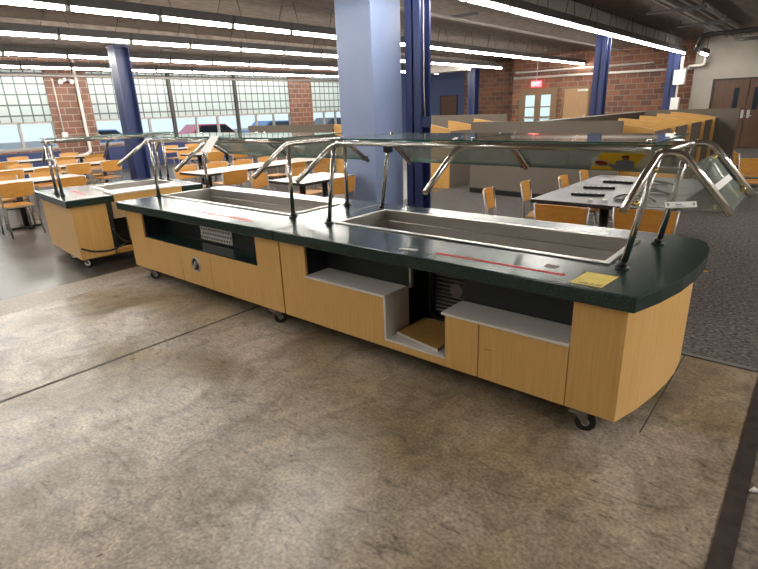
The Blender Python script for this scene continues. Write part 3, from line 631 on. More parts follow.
for p, d_ in (((-0.633, 2.50, 1.21), (1, .5, -.2)), ((-0.614, 2.69, 1.34), (1, .5, -.2)), ((-0.44, 2.80, 1.34), (-1, 0, -.4)), ((-0.30, 2.80, 1.175), (-1, 0, -.4))): clamp(cg, p, d_, LA)
for p, d_ in (((-0.44, 3.41, 1.34), (-.3, -1, -.1)), ((-0.285, 3.41, 1.175), (-.3, -1, -.1))): clamp(eg, p, d_, LA)
def on_quad(o, parent, quad, m, name='sticker', lift=0.003, label=None):
    q = [Vector(p) for p in quad]; n = (q[1] - q[0]).cross(q[3] - q[0]).normalized()
    if n.dot(Vector((0, 0, 1.65)) - q[0]) < 0: n = -n
    x = MB(LA if parent is A else parent.location).slab([p + n * lift for p in q], 0.0006).build(name, m, o)
    if label: lab(x, label)
    return x, n
s1, _ = on_quad(eg, A, [(-0.352, 2.85, 1.226), (-0.372, 2.85, 1.250), (-0.372, 3.31, 1.250), (-0.352, 3.31, 1.226)], M['paper'], lift=0.012)
q = [Vector(p) for p in ((-0.510, 2.605, 1.175), (-0.402, 2.705, 1.172), (-0.410, 2.712, 1.197), (-0.518, 2.612, 1.200))]
s2, nn = on_quad(cg, A, q, M['paper'], lift=0.014)
def sub(q, u0, u1, v0, v1):
    f_ = lambda u, v: (q[0] * (1 - u) + q[1] * u) * (1 - v) + (q[3] * (1 - u) + q[2] * u) * v
    return [f_(u0, v0), f_(u1, v0), f_(u1, v1), f_(u0, v1)]
pr_ = MB(LA)
for r_ in (sub(q, .06, .13, .3, .8), sub(q, .87, .94, .3, .8), sub(q, .32, .52, .45, .62), sub(q, .32, .60, .18, .30)): pr_.slab([p + nn * 0.0152 for p in r_], 0.0004)
pr_.build('label_print', M['greyprint'], cg)
lab(panel(A, 'label_strip', M['red'], -1.69, -0.90, 2.508, 2.530, 0.8103, 0.8112, 0), 'thin red label strip on the countertop')
lab(panel(A, 'label_strip', M['faint'], -1.05, -0.98, 2.60, 2.66, 0.8103, 0.8108, 0), 'small worn sticker beside the red strip')

# ---------- middle counter
Bc = thing('serving_counter', 'middle serving counter with one long dark niche and a round metal outlet in its front', 'serving counter', (-4.36, 3.0, 0))
LB = Bc.location; XL = -5.655
MB(LB).holed([(XL, 2.378), (XS - 0.004, 2.378), (XS - 0.004, 3.70), (XL, 3.70)], [(-5.55, 2.855), (-3.41, 2.855), (-3.41, 3.45), (-5.55, 3.45)], 0.731, 0.81).build('countertop', M['green'], Bc, 0.006)
pan_well(Bc, -5.53, -3.43, 2.875, 3.43)
panel(Bc, 'front_panel', M['wood'], -5.57, -5.25, 2.43, 2.45, 0.12, 0.731); panel(Bc, 'front_panel', M['wood'], -3.37, -3.078, 2.43, 2.45, 0.12, 0.731)
panel(Bc, 'lower_panel', M['wood'], -5.25, -4.577, 2.43, 2.45, 0.12, 0.468); panel(Bc, 'lower_panel', M['wood'], -4.063, -3.37, 2.43, 2.45, 0.12, 0.468)
d = panel(Bc, 'lower_panel', M['wood'], -4.57, -4.07, 2.43, 2.45, 0.12, 0.468)
MB(LB).ring((-4.32, 2.428, 0.325), (0, 1, 0), 0.066, 0.009).build('outlet_ring', M['steelbrush'], d)
MB(LB).cyl((-4.32, 2.4285, 0.325), (-4.32, 2.429, 0.325), 0.06, 24).build('outlet_hole', M['black'], d)
x = MB(LB); x.tube(fillet([(-4.33, 2.424, 0.30), (-4.30, 2.415, 0.34), (-4.28, 2.424, 0.36)], 0.02), 0.018, 8); x.build('metal_hose', M['steelbrush'], d)
panel(Bc, 'niche_shelf', M['green'], -5.25, -3.37, 2.432, 2.66, 0.468, 0.480, label='dark glossy shelf of the long niche')
panel(Bc, 'niche_back', M['greenmatt'], -5.25, -3.37, 2.66, 2.675, 0.48, 0.731)
panel(Bc, 'niche_side', M['greenmatt'], -5.265, -5.25, 2.45, 2.67, 0.468, 0.731); panel(Bc, 'niche_side', M['greenmatt'], -3.37, -3.355, 2.45, 2.67, 0.468, 0.731)
vg = panel(Bc, 'vent_panel', M['whiteplastic'], -4.53, -4.02, 2.648, 2.66, 0.50, 0.731, label='pale perforated vent panel at the back of the niche')
hl = MB(LB)
for i in range(12):
    for j in range(5):
        cx, cz = -4.50 + i * 0.0405 + (0.02 if j % 2 else 0), 0.525 + j * 0.042
        if cx < -4.03: hl.cyl((cx, 2.6475, cz), (cx, 2.6482, cz), 0.011, 8)
hl.build('perforations', M['black'], vg)
panel(Bc, 'back_panel', M['wood'], -5.57, -3.078, 3.60, 3.62, 0.12, 0.731); panel(Bc, 'end_panel', M['wood'], -5.57, -5.55, 2.45, 3.60, 0.12, 0.731); panel(Bc, 'end_panel', M['wood'], -3.095, -3.078, 2.45, 3.60, 0.12, 0.731)
panel(Bc, 'base_plate', M['black'], -5.55, -3.095, 2.45, 3.60, 0.12, 0.14)
for x_, y_ in ((-5.27, 2.455), (-3.215, 2.455), (-5.3, 3.5), (-3.2, 3.5)): caster(Bc, x_, y_, M['rubber'], 0.9)
for x_, y_ in ((-3.325, 2.815), (-3.30, 3.45), (-5.605, 2.835), (-5.605, 3.46)): post(Bc, (x_, y_, 0.81), (x_ + 0.01, y_, ZT))
for x_ in (-5.59, -4.46, -3.315): arm(Bc, x_)
for y in (2.83, 3.43): MB(LB).tube([(-5.59, y, ZT + 0.012), (-3.33, y, ZT + 0.012)], 0.017, 12).build('guard_rail', M['steel'], Bc)
top_panes(Bc, (-5.57, -4.45, -3.34)); bp = back_panes(Bc, (-5.57, -4.46, -3.33))
lab(panel(Bc, 'label_strip', M['red'], -4.36, -3.50, 2.515, 2.532, 0.8103, 0.8112, 0), 'thin red label strip on the countertop')
ds = MB(LB).cyl((-4.10, 3.62, 1.29), (-4.10, 3.612, 1.278), 0.055, 20).build('round_sticker', M['whiteplastic'], bp[1]); lab(ds, 'round white sticker on the back glass')

# ---------- far counter at left, standing crosswise (local axes: u to the left, v away)
TH = math.radians(-5.5)
Cc = thing('serving_counter', 'farthest serving counter at left, standing crosswise with white topped wooden ledge and loose cable', 'serving counter', (-6.23, 2.09, 0), TH)
LC = (0, 0, 0)
class PC:                        # local helper: x runs 0..-1.35 (left), y away
    location = Vector((0, 0, 0))
def cpanel(name, m, x0, x1, y0, y1, z0, z1, bevel=0.0015, label=None):
    o = MB().box(x0, x1, y0, y1, z0, z1).build(name, m, Cc, bevel)
    if label: lab(o, label)
    return o
MB().holed([(0, 0), (0, 0.50), (-0.06, 0.50), (-0.06, 1.32), (0, 1.32), (0, 1.60), (-1.36, 1.60), (-1.36, 0)][::-1], [(-0.42, 0.58), (-1.02, 0.58), (-1.02, 1.42), (-0.42, 1.42)], 0.731, 0.81).build('countertop', M['green'], Cc, 0.006)
class D: location = Vector((0, 0, 0))
def c_well():
    r = 0.035; x0, x1, y0, y1, zt = -1.0, -0.44, 0.60, 1.40, 0.81
    MB().holed([(x0 - r, y0 - r), (x1 + r, y0 - r), (x1 + r, y1 + r), (x0 - r, y1 + r)], [(x0, y0), (x1, y0), (x1, y1), (x0, y1)], zt + 0.001, zt + 0.01).build('pan_rim', M['steelbrush'], Cc, 0.003)
    b = MB()
    def loop(i, z): return [b.v(p) for p in ((x0 + i, y0 + i, z), (x1 - i, y0 + i, z), (x1 - i, y1 - i, z), (x0 + i, y1 - i, z))]
    ls = [loop(0, zt + .008), loop(.004, zt - .07), loop(.02, zt - .074), loop(.03, zt - .15)]
    for a, c in zip(ls, ls[1:]):
        for i in range(4): b.f([a[i], a[(i + 1) % 4], c[(i + 1) % 4], c[i]])
    b.f(ls[-1]); b.build('pan_well', M['pan'], Cc)
c_well()
cpanel('tray_ledge', M['white'], -0.36, 0.0, 0.505, 1.315, 0.8105, 0.825, label='white ledge along the side of the far counter')
cpanel('ledge_fascia', M['wood'], -0.055, 0.0, 0.505, 1.315, 0.735, 0.81)
cpanel('front_panel', M['wood'], -1.30, -0.06, 0.05, 0.07, 0.12, 0.731)
cpanel('side_panel', M['wood'], -0.08, -0.06, 0.07, 0.42, 0.12, 0.731)
cpanel('side_panel', M['wood'], -0.08, -0.06, 1.36, 1.56, 0.12, 0.731)
cpanel('side_panel', M['wood'], -1.32, -1.30, 0.05, 1.56, 0.12, 0.731)
cpanel('bay_post', M['greenmatt'], -0.12, -0.06, 0.42, 0.47, 0.12, 0.731)
cpanel('toe_rail', M['wood'], -0.08, -0.06, 0.42, 1.36, 0.12, 0.19)
cpanel('base_plate', M['black'], -1.30, -0.08, 0.07, 1.56, 0.12, 0.14)
cpanel('back_panel', M['wood'], -1.30, -0.08, 1.54, 1.56, 0.12, 0.731)
cpanel('control_box', M['zinc'], -0.45, -0.13, 0.50, 1.2, 0.52, 0.725, label='grey metal box under the white ledge')
cuc = cpanel('condensing_unit', M['black'], -0.7, -0.30, 0.55, 1.3, 0.16, 0.50)
g = MB()
for k in range(9): g.box(-0.295, -0.285, 0.75, 1.25, 0.19 + k * 0.033, 0.198 + k * 0.033)
g.build('coil_fins', M['pipe'], cuc)
MB().box(-0.30, -0.26, 0.68, 0.72, 0.17, 0.52).build('slotted_bar', M['zinc'], cuc)
MB().tube(fillet([(-0.2, 0.9, 0.20), (-0.02, 0.70, 0.235), (0.04, 0.50, 0.26), (0.03, 0.42, 0.40), (-0.03, 0.44, 0.42)], 0.1), 0.012, 8).build('power_cord', M['blackplastic'], cuc)
MB().tube(fillet([(0.05, 0.52, 0.25), (0.06, 0.35, 0.19), (0.05, 0.15, 0.22), (0.01, 0.05, 0.27)], 0.12), 0.012, 8).build('power_cord', M['blackplastic'], cuc)
for x_, y_ in ((-0.20, 0.12), (-0.74, 0.12), (-0.15, 1.45), (-1.2, 1.45)):
    c = caster(PC if False else Cc, x_ + Cc.location.x, y_ + Cc.location.y, M['rubber'], 0.7, hub=0.036)
for x_, y_ in ((-0.56, 0.12), (-0.80, 0.12), (-0.80, 1.50), (-1.05, 1.50)):
    o = MB().tube([(x_, y_, 0.81), (x_, y_, ZT)], 0.017, 12).build('guard_post', M['steel'], Cc)
    f_ = MB(); f_.cyl((x_, y_, 0.81), (x_, y_, 0.82), 0.036, 16); f_.cyl((x_, y_, 0.82), (x_, y_, 0.844), 0.023, 14); f_.build('post_foot', M['blackplastic'], o)
for y_ in (0.12, 0.82, 1.50):
    MB().tube(fillet([(-0.52, y_, ZT), (-0.78, y_, ZT), (-1.08, y_, 1.17)], 0.06), 0.018, 12).build('guard_arm', M['steel'], Cc)
for x_ in (-0.56, -0.80): MB().tube([(x_, 0.08, ZT + 0.012), (x_, 1.56, ZT + 0.012)], 0.017, 12).build('guard_rail', M['steel'], Cc)
for y0, y1 in ((0.09, 0.81), (0.83, 1.56)):
    o = MB().slab([(-0.88, y0, ZT + 0.04), (-0.40, y0, ZT + 0.04), (-0.40, y1, ZT + 0.04), (-0.88, y1, ZT + 0.04)], 0.008, 1).build('top_glass', [M['glass'], M['glassedge']], Cc)
    for xx in (-0.84, -0.44):
        for yy in (y0 + 0.06, y1 - 0.06): MB().cyl((xx, yy, ZT + 0.02), (xx, yy, ZT + 0.056), 0.012, 8).build('glass_stud', M['steel'], o)
o = MB().box(-0.9, -0.35, 0.30, 0.32, 0.8103, 0.8112).build('label_strip', M['red'], Cc); lab(o, 'thin red label strip on the countertop')

# ---------- loose things on the counters
o = thing('poster_card', 'yellow printed card with a person in grey and a plate, leaning on the back glass', 'poster', (-1.04, 3.66, 1.26))
LP = o.location
ax, ay = Vector((1, 0, 0)), Vector((0, -0.832, 0.555)); nrm = Vector((0, -0.555, -0.832)); nrm = Vector((0, -0.555, -0.832))
org = Vector((-1.04, 3.675, 1.272)) + nrm * 0.012
def pp(u, v, l=0.0): return org + ax * u + ay * v + nrm * l
def pslab(pts, l, t=0.0006, m=None, name='print', parent=o): return MB(LP).slab([pp(u, v, l) for u, v in pts], t).build(name, m, parent)
sk = 0.055
pslab([(-0.14 - sk, -0.115), (0.10 - sk + .03, -0.115), (0.10 + sk + .04, 0.115), (-0.14 + sk + .02, 0.115)], 0.0, 0.002, M['yellow'], 'card')
def ell(cu_, cv, ru, rv, n=18): return [(cu_ + ru * math.cos(2 * PI * k / n) + cv * 0, cv + rv * math.sin(2 * PI * k / n)) for k in range(n)]
pslab(ell(-0.10, -0.02, 0.062, 0.05), 0.003, m=M['plateprint'], name='plate_print')
pslab(ell(-0.095, -0.015, 0.042, 0.034), 0.004, m=M['foodprint'], name='food_print')
pslab([(-0.03, -0.108), (0.085, -0.108), (0.11, -0.03), (0.115, 0.02), (0.08, 0.038), (0.055, 0.036), (0.01, 0.02), (-0.01, -0.03), (-0.055, -0.02), (-0.06, -0.035)], 0.003, m=M['shirtprint'], name='shirt_print')
pslab(ell(0.073, 0.062, 0.022, 0.027), 0.004, m=M['skinprint'], name='face_print')
pslab([(0.05, 0.068), (0.058, 0.09), (0.085, 0.098), (0.10, 0.088), (0.10, 0.075), (0.075, 0.08)], 0.005, m=M['black'], name='hair_print')
o = thing('flyer', 'white paper flyer leaning on the back glass of the middle counter', 'flyer', (-4.6, 3.7, 1.25))
fl = MB(o.location).slab([(-4.33, 2.645, 1.33), (-4.17, 2.645, 1.33), (-4.17, 2.755, 1.465), (-4.29, 2.755, 1.465)], 0.003).build('sheet', M['paper'], o)
o['label'] = 'white paper flyer clipped to the glass guard over the middle counter'
o = thing('yellow_sheet', 'yellow printed sheet lying on the front right corner of the nearest countertop', 'paper sheet', (-0.76, 2.52, 0.8102))
LY = o.location
MB(LY).hexa([(-0.842, 2.425, 0.8102), (-0.69, 2.425, 0.8102), (-0.672, 2.635, 0.8102), (-0.828, 2.635, 0.8102), (-0.842, 2.425, 0.8114), (-0.69, 2.425, 0.8114), (-0.672, 2.635, 0.8114), (-0.828, 2.635, 0.8114)]).build('sheet', mat('yellow_sheet', (0.80, 0.62, 0.13), 0.55, var=0.08, vscale=14), o)
t_ = MB(LY); rr = random.Random(3)
for k in range(13):
    x0 = -0.805 + k * 0.0085; h0 = rr.uniform(0.012, 0.035); t_.box(x0, x0 + 0.005, 2.438, 2.438 + h0, 0.8114, 0.8117)
t_.build('worn_print', mat('worn_print', (0.22, 0.19, 0.13), 0.6), o)
r_ = MB(LY)
for k in range(5): r_.box(-0.80 + k * 0.02, -0.785 + k * 0.02, 2.545, 2.55, 0.8114, 0.8117)
r_.build('faint_print', mat('faint_print', (0.72, 0.45, 0.10), 0.6), o)
o = thing('sign_holder', 'small clear sign holder with a white base on the nearest countertop', 'sign holder', (-1.87, 2.485, 0.81))
LS = o.location
MB(LS).hexa([(-1.93, 2.462, .8102), (-1.82, 2.482, .8102), (-1.815, 2.512, .8102), (-1.925, 2.492, .8102), (-1.93, 2.462, .816), (-1.82, 2.482, .816), (-1.815, 2.512, .816), (-1.925, 2.492, .816)]).build('base', M['whiteplastic'], o)
MB(LS).box(-1.882, -1.872, 2.488, 2.494, 0.816, 0.85).build('clear_stem', M['glass'], o)
o = thing('loose_board', 'loose oak faced board lying in the open bay of the nearest counter', 'board', (-1.83, 2.64, 0.184))
LBO = o.location
bpoly = [(-2.02, 2.535), (-1.635, 2.462), (-1.66, 2.60), (-1.84, 2.86), (-2.0, 2.82)]
MB(LBO).prism(bpoly, 0.1845, 0.202).build('board', M['woodraw'], o, 0.001)
MB(LBO).prism([(-2.0195, 2.5335), (-1.6355, 2.4605), (-1.6355, 2.4635), (-2.0195, 2.5365)], 0.1842, 0.1995).build('edge_band', M['white'], o)
sc = MB(); rr = random.Random(5)
for k in range(4):
    x0, y0 = -0.0 + rr.uniform(-.03, .03), 2.42 + rr.uniform(-.03, .03)
    sc.tube([(0.05 + x0, y0, 0.012), (0.065 + x0, y0 + 0.012, 0.018), (0.085 + x0, y0 + rr.uniform(-.01, .02), 0.011)], [0.004, 0.013, 0.005], 6)
tag(sc.build('paper_scrap', M['paper']), 'crumpled white scrap on the rough floor by the metal strip at lower right', 'scrap')

# ================================================================== tables and chairs
def table(x0, x1, y0, y1, label, top=None, items=None):
    cx, cy = (x0 + x1) / 2, (y0 + y1) / 2
    t = thing('dining_table', label, 'table', (cx, cy, 0), 0, 'dining tables'); L = (cx, cy, 0)
    tp = MB(L).box(x0 + .004, x1 - .004, y0 + .004, y1 - .004, 0.712, 0.742).build('tabletop', top or M['tabletop'], t)
    e = MB(L).holed([(x0, y0), (x1, y0), (x1, y1), (x0, y1)], [(x0 + .005, y0 + .005), (x1 - .005, y0 + .005), (x1 - .005, y1 - .005), (x0 + .005, y1 - .005)], 0.706, 0.7425).build('edge_band', M['blackplastic'], tp)
    for yy in (y0 + 0.3, y1 - 0.3):
        MB(L).cyl((cx, yy, 0.02), (cx, yy, 0.712), 0.045, 14).build('column', M['blackplastic'], t)
        f_ = MB(L); f_.box(cx - 0.24, cx + 0.24, yy - 0.035, yy + 0.035, 0.0, 0.03); f_.box(cx - 0.035, cx + 0.035, yy - 0.22, yy + 0.22, 0.0, 0.029); f_.build('foot', M['blackplastic'], t, 0.005)
    return t
def make_chair():                # faces +x
    t = thing('dining_chair', 'chair', 'chair')
    s_ = MB(); n = 6
    s_.prism([(-0.19, -0.19), (0.17, -0.205), (0.21, -0.16), (0.21, 0.16), (0.17, 0.205), (-0.19, 0.19)], 0.438, 0.456); s_.build('seat', M['chairwood'], t, 0.006)
    b = MB(); fr, bk = [], []
    for i in range(9):
        u = -0.225 + 0.45 * i / 8; bow = 0.035 * (1 - (u / 0.225) ** 2); fr.append((u, bow))
    cols = []
    for u, bow in fr:
        zb = 0.585 + 0.012 * (u / 0.225) ** 2; zt = 0.805 - 0.012 * (u / 0.225) ** 2
        xb, xt = -0.205 - bow, -0.245 - bow
        cols.append([b.v((xb, u, zb)), b.v((xt, u, zt)), b.v((xt - 0.013, u, zt)), b.v((xb - 0.013, u, zb))])
    for a, c in zip(cols, cols[1:]):
        for k in range(4): b.f([a[k], a[(k + 1) % 4], c[(k + 1) % 4], c[k]])
    b.f(cols[0][::-1]); b.f(cols[-1]); b.build('backrest', M['chairwood'], t)
    for sy in (-1, 1):
        MB().tube(fillet([(-0.30, sy * 0.215, 0.0), (-0.195, sy * 0.208, 0.45), (-0.24, sy * 0.232, 0.80)], 0.1), 0.0125, 8).build('leg', M['chairmetal'], t)
        MB().tube([(0.22, sy * 0.20, 0.0), (0.17, sy * 0.185, 0.438)], 0.0125, 8).build('leg', M['chairmetal'], t)
    MB().tube([(-0.19, -0.195, 0.428), (0.17, -0.185, 0.428), (0.17, 0.185, 0.428), (-0.19, 0.195, 0.428), (-0.19, -0.195, 0.428)], 0.010, 8).build('seat_frame', M['chairmetal'], t)
    st = MB()
    for sy in (-1, 1): st.tube([(-0.255, sy * 0.212, 0.2), (0.197, sy * 0.192, 0.2)], 0.008, 6)
    st.build('stretcher', M['chairmetal'], t)
    return t
chair0 = make_chair(); cused = [False]
def chair(bx_, by_, ang, label, group='wooden dining chairs'):
    """bx_, by_: where the middle of the backrest stands; ang: direction it faces"""
    a = math.radians(ang); loc = (bx_ + 0.24 * math.cos(a), by_ + 0.24 * math.sin(a), 0)
    if bx_ > -5.9 and by_ > 3.72: loc = (loc[0], loc[1], 0.004)
    if not cused[0]:
        cused[0] = True; chair0.location = loc; chair0.rotation_euler = (0, 0, a); chair0['label'] = label; chair0['group'] = group
    else: dup(chair0, loc, a, label, group)

table(-5.92, -5.20, 4.62, 5.66, 'pale dining table nearest the big blue column, behind the middle counter')
table(-8.28, -7.52, 4.62, 7.3, 'long pale dining table behind the left end of the middle counter')
table(-10.15, -9.46, 2.35, 3.60, 'pale dining table right behind the farthest counter at the left edge')
table(-12.5, -11.8, 2.9, 5.3, 'long pale dining table in the second row behind the farthest counter')
table(-15.2, -14.5, 3.2, 5.9, 'pale dining table nearest the wide brick pier')
TB = [(-12.2, -11.5, 6.9, 8.3, 'small table right of the left navy column'), (-14.9, -14.2, 8.0, 10.4, 'window table right of the brick pier'),
      (-11.6, -10.9, 11.0, 13.2, 'table farther right of the navy column'), (-14.9, -14.2, 11.8, 14.0, 'table under the middle windows')]
for x0, x1, y0, y1, lb in TB: table(x0, x1, y0, y1, lb)
CH = [(-9.08, 2.44, 180, 'wooden chair at the left edge, its back to the viewer, beside the farthest counter'), (-8.95, 3.14, 178, 'wooden chair just behind the farthest counter, second at the table nearest it'),
      (-10.35, 2.60, 0, 'chair on the far side of the table nearest the farthest counter, at the left edge'), (-10.35, 3.25, 0, 'chair on the far side of the table nearest the farthest counter, second from the edge'),
      (-11.42, 3.02, 180, 'chair back at the left edge in the second table row'), (-11.30, 3.62, 180, 'second chair back from the left edge in the second table row'),
      (-11.48, 4.25, 180, 'third chair back from the left edge in the second table row'), (-11.55, 4.93, 188, 'rightmost chair back in the second table row, slightly turned'),
      (-12.80, 3.60, 0, 'chair facing the viewer on the far side of the second table row, left one'), (-12.80, 4.5, 0, 'chair facing the viewer on the far side of the second table row, middle one'), (-12.80, 5.1, 0, 'chair facing the viewer on the far side of the second table row, right one'),
      (-14.0, 3.7, 180, 'chair back at the third table row, left one near the brick pier'), (-14.0, 4.9, 180, 'chair back at the third table row, middle one near the brick pier'), (-14.0, 5.6, 180, 'chair back at the third table row, right one near the brick pier'),
      (-15.62, 4.4, 0, 'chair farthest toward the left windows, facing the viewer, left one'), (-15.62, 5.6, 0, 'chair farthest toward the left windows, facing the viewer, right one'),
      (-8.62, 4.93, 0, 'chair seen through the guard frame, left end of the long pale table'), (-8.62, 5.58, 0, 'second chair on the far side of the long pale table'), (-8.62, 6.15, 0, 'third chair on the far side of the long pale table'), (-8.62, 6.75, 0, 'fourth chair on the far side of the long pale table'),
      (-7.10, 4.90, 180, 'chair with its back to the viewer at the near corner of the long pale table'), (-7.12, 6.2, 180, 'chair with its back to the viewer farther along the long pale table'), (-7.12, 6.85, 180, 'chair with its back to the viewer at the right end of the long pale table'),
      (-6.38, 4.80, 20, 'turned chair at the left corner of the pale table by the blue column'), (-6.30, 5.50, 0, 'second chair on the far side of the pale table by the blue column'), (-6.30, 6.05, 0, 'third chair on the far side of the pale table by the blue column'),
      (-4.82, 5.0, 180, 'chair with its back to the viewer just left of the blue column')]
for c in CH: chair(*c)
for x0, x1, y0, y1, lb in TB:
    for k in range(3 if y1 - y0 > 2 else 2):
        yy = y0 + 0.36 + k * 0.72
        chair(x1 + 0.28, yy, 180, '%s chair along the near side of the %s' % (ORD[k], lb), 'chairs at the far tables')
        chair(x0 - 0.38, yy, 0, '%s chair along the far side of the %s' % (ORD[k], lb), 'chairs at the far tables')

# dark table behind the nearest counter with cords and power strips
kt = table(-2.16, -0.90, 4.90, 7.0, 'dark grey table behind the nearest counter, covered with cords', M['tabledark'])
rr = random.Random(11)
for i, (x_, y_, a) in enumerate(((-1.75, 5.35, 0.2), (-1.80, 5.85, 0.25), (-1.75, 6.35, 0.1))):
    o = thing('power_strip', ['nearest', 'middle', 'farthest'][i] + ' flat black power strip lying on the dark table', 'power strip', (x_, y_, 0.7425), a)
    MB().box(-0.16, 0.16, -0.035, 0.035, 0, 0.025).build('case', M['blackplastic'], o, 0.006)
    s_ = MB()
    for k in range(5): s_.box(-0.13 + k * 0.055, -0.10 + k * 0.055, -0.012, 0.012, 0.025, 0.0262)
    s_.build('sockets', M['zinc'], o)
for i, (x_, y_) in enumerate(((-1.30, 5.25), (-1.28, 5.75), (-1.35, 6.3))):
    pts = [(x_ + 0.20 * math.cos(k * 1.1) * (1 - k * .05) + rr.uniform(-.03, .03), y_ + 0.13 * math.sin(k * 1.1) + rr.uniform(-.03, .03), 0.752 + 0.016 * (k % 3)) for k in range(11)]
    tag(MB().tube(fillet(pts, 0.08, 3), 0.009, 6).build('coiled_cord', M['blackplastic']), ['nearest', 'middle', 'farthest'][i] + ' tangle of black cord on the dark table', 'cord', 'cords on the dark table')
for i, (x_, y_) in enumerate(((-1.62, 5.05), (-1.50, 5.08))):
    tag(MB().box(x_ - 0.02, x_ + 0.02, y_ - 0.015, y_ + 0.015, 0.7425, 0.765).build('plug', M['whiteplastic'], None, 0.004), ['left one', 'right one'][i] + ' of two small white plugs near the front edge of the dark table', 'plug', 'white plugs on the dark table')
for c in [(-2.62, 4.90, 17, 'chair seen edge-on behind the middle of the nearest counter, left of the dark table'), (-2.50, 5.53, 14, 'chair seen edge-on at the left front corner of the dark table'),
          (-1.66, 4.40, 90, 'chair with its wide back to the viewer at the near end of the dark table'), (-2.33, 6.22, 8, 'third chair along the left side of the dark table'), (-2.31, 6.85, 8, 'fourth chair along the left side of the dark table'),
          (-1.02, 4.55, 100, 'chair back behind the right guard posts of the nearest counter'), (-1.55, 7.42, 270, 'chair at the far end of the dark table, facing the viewer'),
          (-1.05, 10.1, 14, 'chair on the carpet at the right edge, left one of two'), (-0.66, 9.1, 95, 'chair on the carpet at the right edge, right one of two')]: chair(*c)
table(-0.62, 0.3, 10.5, 12.0, 'table on the carpet at the right edge beyond the rounded counter', mat('table_brown', (0.10, 0.05, 0.035), 0.4))

# ================================================================== study carrels
def partition(name, p0, p1, h, label, t=0.06, cap=M['fabric']):
    p0, p1 = Vector((*p0, 0)), Vector((*p1, 0)); d = (p1 - p0); ln = d.length; a = math.atan2(d.y, d.x)
    o = thing(name, label, 'partition', p0, a)
    MB().box(0, ln, -t / 2, t / 2, 0.10, h - 0.015).build('fabric_panel', M['fabric'], o)
    MB().box(0.0, ln, -t / 2 + 0.004, t / 2 - 0.004, 0.004, 0.10).build('kick_plate', M['blackplastic'], o)
    MB().box(0, ln, -t / 2 - 0.002, t / 2 + 0.002, h - 0.015, h).build('top_cap', cap, o)
    return o
partition('partition', (-5.28, 9.10), (-2.46, 8.82), 1.34, 'taupe partition facing the viewer behind the counters, left of the wooden carrels')
partition('partition', (-3.98, 9.2), (-3.86, 15.6), 1.34, 'taupe spine partition running back with a pale cap, behind the facing partition', cap=M['pipewhite'])
partition('partition', (-3.80, 15.72), (-1.72, 15.60), 1.36, 'taupe partition closing the far end of the wooden carrel row at right')
partition('partition', (-11.4, 8.45), (-8.95, 9.0), 1.34, 'taupe partition beyond the pale tables, left of the blue column')
partition('partition', (-9.6, 13.15), (-6.5, 13.0), 1.40, 'taupe partition behind the carrels right of the navy column by the blue one')
def carrel(xs, xe, y, dep, label, group, h0=1.33, h1=1.20):
    """one bay: wooden divider from spine xs to open edge xe at depth y, desk and inner panel behind it"""
    o = thing('study_carrel', label, 'study carrel', (xs, y, 0), 0, group); L = (xs, y, 0); ln = xe - xs
    n = 12; pts = [(0, 0, 0.0)] + [(ln, 0, 0.0)] + [(ln * (1 - i / n), 0, h1 + (h0 - h1) * (1 - (1 - i / n) ** 1.35)) for i in range(n + 1)]
    MB().prism_dir(pts, (0, 0.035, 0)).build('divider', M['carrelwood'], o)
    MB().box(ln - 0.68, ln - 0.095, 0.036, dep - 0.003, 0.70, 0.735).build('desk_top', M['tabledark'], o)
    MB().box(ln - 0.09, ln - 0.06, 0.036, dep - 0.003, 0.0, 1.15).build('back_panel', M['fabric'], o)
    MB().box(ln - 0.36, ln - 0.095, 0.036, dep - 0.003, 1.02, 1.04).build('shelf', M['tabledark'], o)
    return o
YS = [9.04, 10.45, 11.85, 13.25, 14.55, 15.55]
for i in range(5): carrel(-3.0, -2.05, YS[i], YS[i + 1] - YS[i], '%s wooden carrel from the front in the row at right' % ORD[i], 'wooden carrels in the right row')
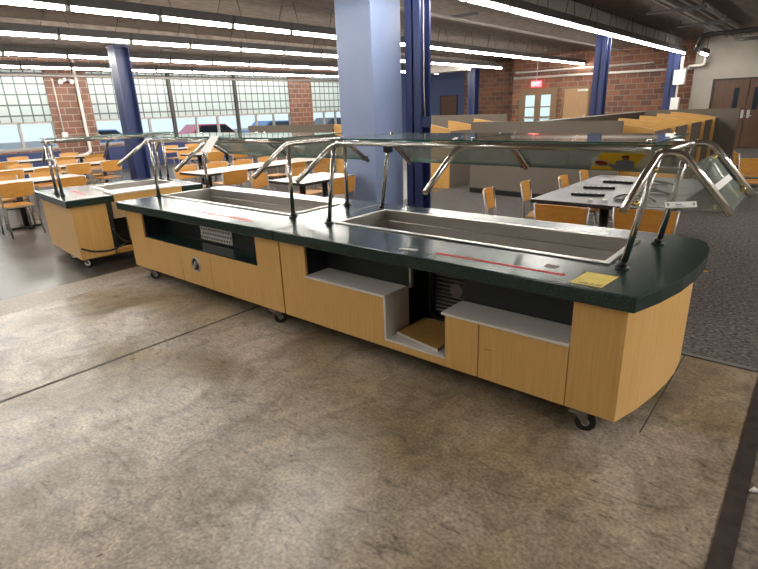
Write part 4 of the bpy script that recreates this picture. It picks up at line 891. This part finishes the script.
YG = [9.3, 10.45, 11.6, 12.9]
for i in range(3): carrel(-6.68, -5.92, YG[i], YG[i + 1] - YG[i], '%s wooden carrel from the front beside the near navy column' % ORD[i], 'wooden carrels in the left row')
tag(MB().box(-8.93, -8.62, 9.03, 9.06, 0, 1.33).build('carrel_end', M['carrelwood'], None, 0.003), 'narrow wooden carrel end just left of the blue column', 'carrel end')

# ================================================================== outside the windows
bx('ground_outside', M['asphalt'], -60, XW - 0.3, -20, 60, -0.35, -0.25, 'parking lot outside the windows', 'ground')
def make_car(mt):
    t = thing('car', 'car', 'car'); p = [(-2.1, 0, .28), (2.15, 0, .28), (2.2, 0, .62), (1.95, 0, .82), (1.0, 0, .95), (-2.0, 0, .98), (-2.2, 0, .75)]
    MB().prism_dir([(x, -0.85, z) for x, _, z in p], (0, 1.7, 0)).build('body', mt, t, 0.08, 3)
    q = [(1.0, .93), (0.35, 1.42), (-1.1, 1.45), (-1.75, .96)]
    c = MB().prism_dir([(x, -0.72, z) for x, z in q], (0, 1.44, 0)).build('cabin', mt, t, 0.06, 3)
    qq = [(0.85, .99), (0.32, 1.36), (-1.05, 1.38), (-1.55, 1.0)]
    MB().prism_dir([(x, -0.73, z) for x, z in qq], (0, 1.46, 0)).build('side_windows', M['carglass'], c)
    for x in (-1.35, 1.35):
        for y in (-0.86, 0.66):
            wh = MB().cyl((x, y, .32), (x, y + .2, .32), 0.32, 18).build('wheel', M['rubber'], t)
            MB().cyl((x, y - .005, .32), (x, y + .205, .32), 0.18, 14).build('hubcap', M['zinc'], wh)
    return t
for i, (y, mt, lb) in enumerate(((5.0, M['carwhite'], 'white car outside the leftmost window'), (10.5, M['carblue'], 'blue car outside the window right of the wide brick pier'), (16.2, M['carred'], 'red car outside the middle window'), (20.6, M['carblue'], 'blue car outside the window left of the narrow brick pier'), (25.5, M['cardark'], 'dark car outside the window right of the narrow brick pier'))):
    c = make_car(mt); c.location = (-25.0, y, -0.25); c.rotation_euler = (0, 0, PI / 2); c['label'] = lb
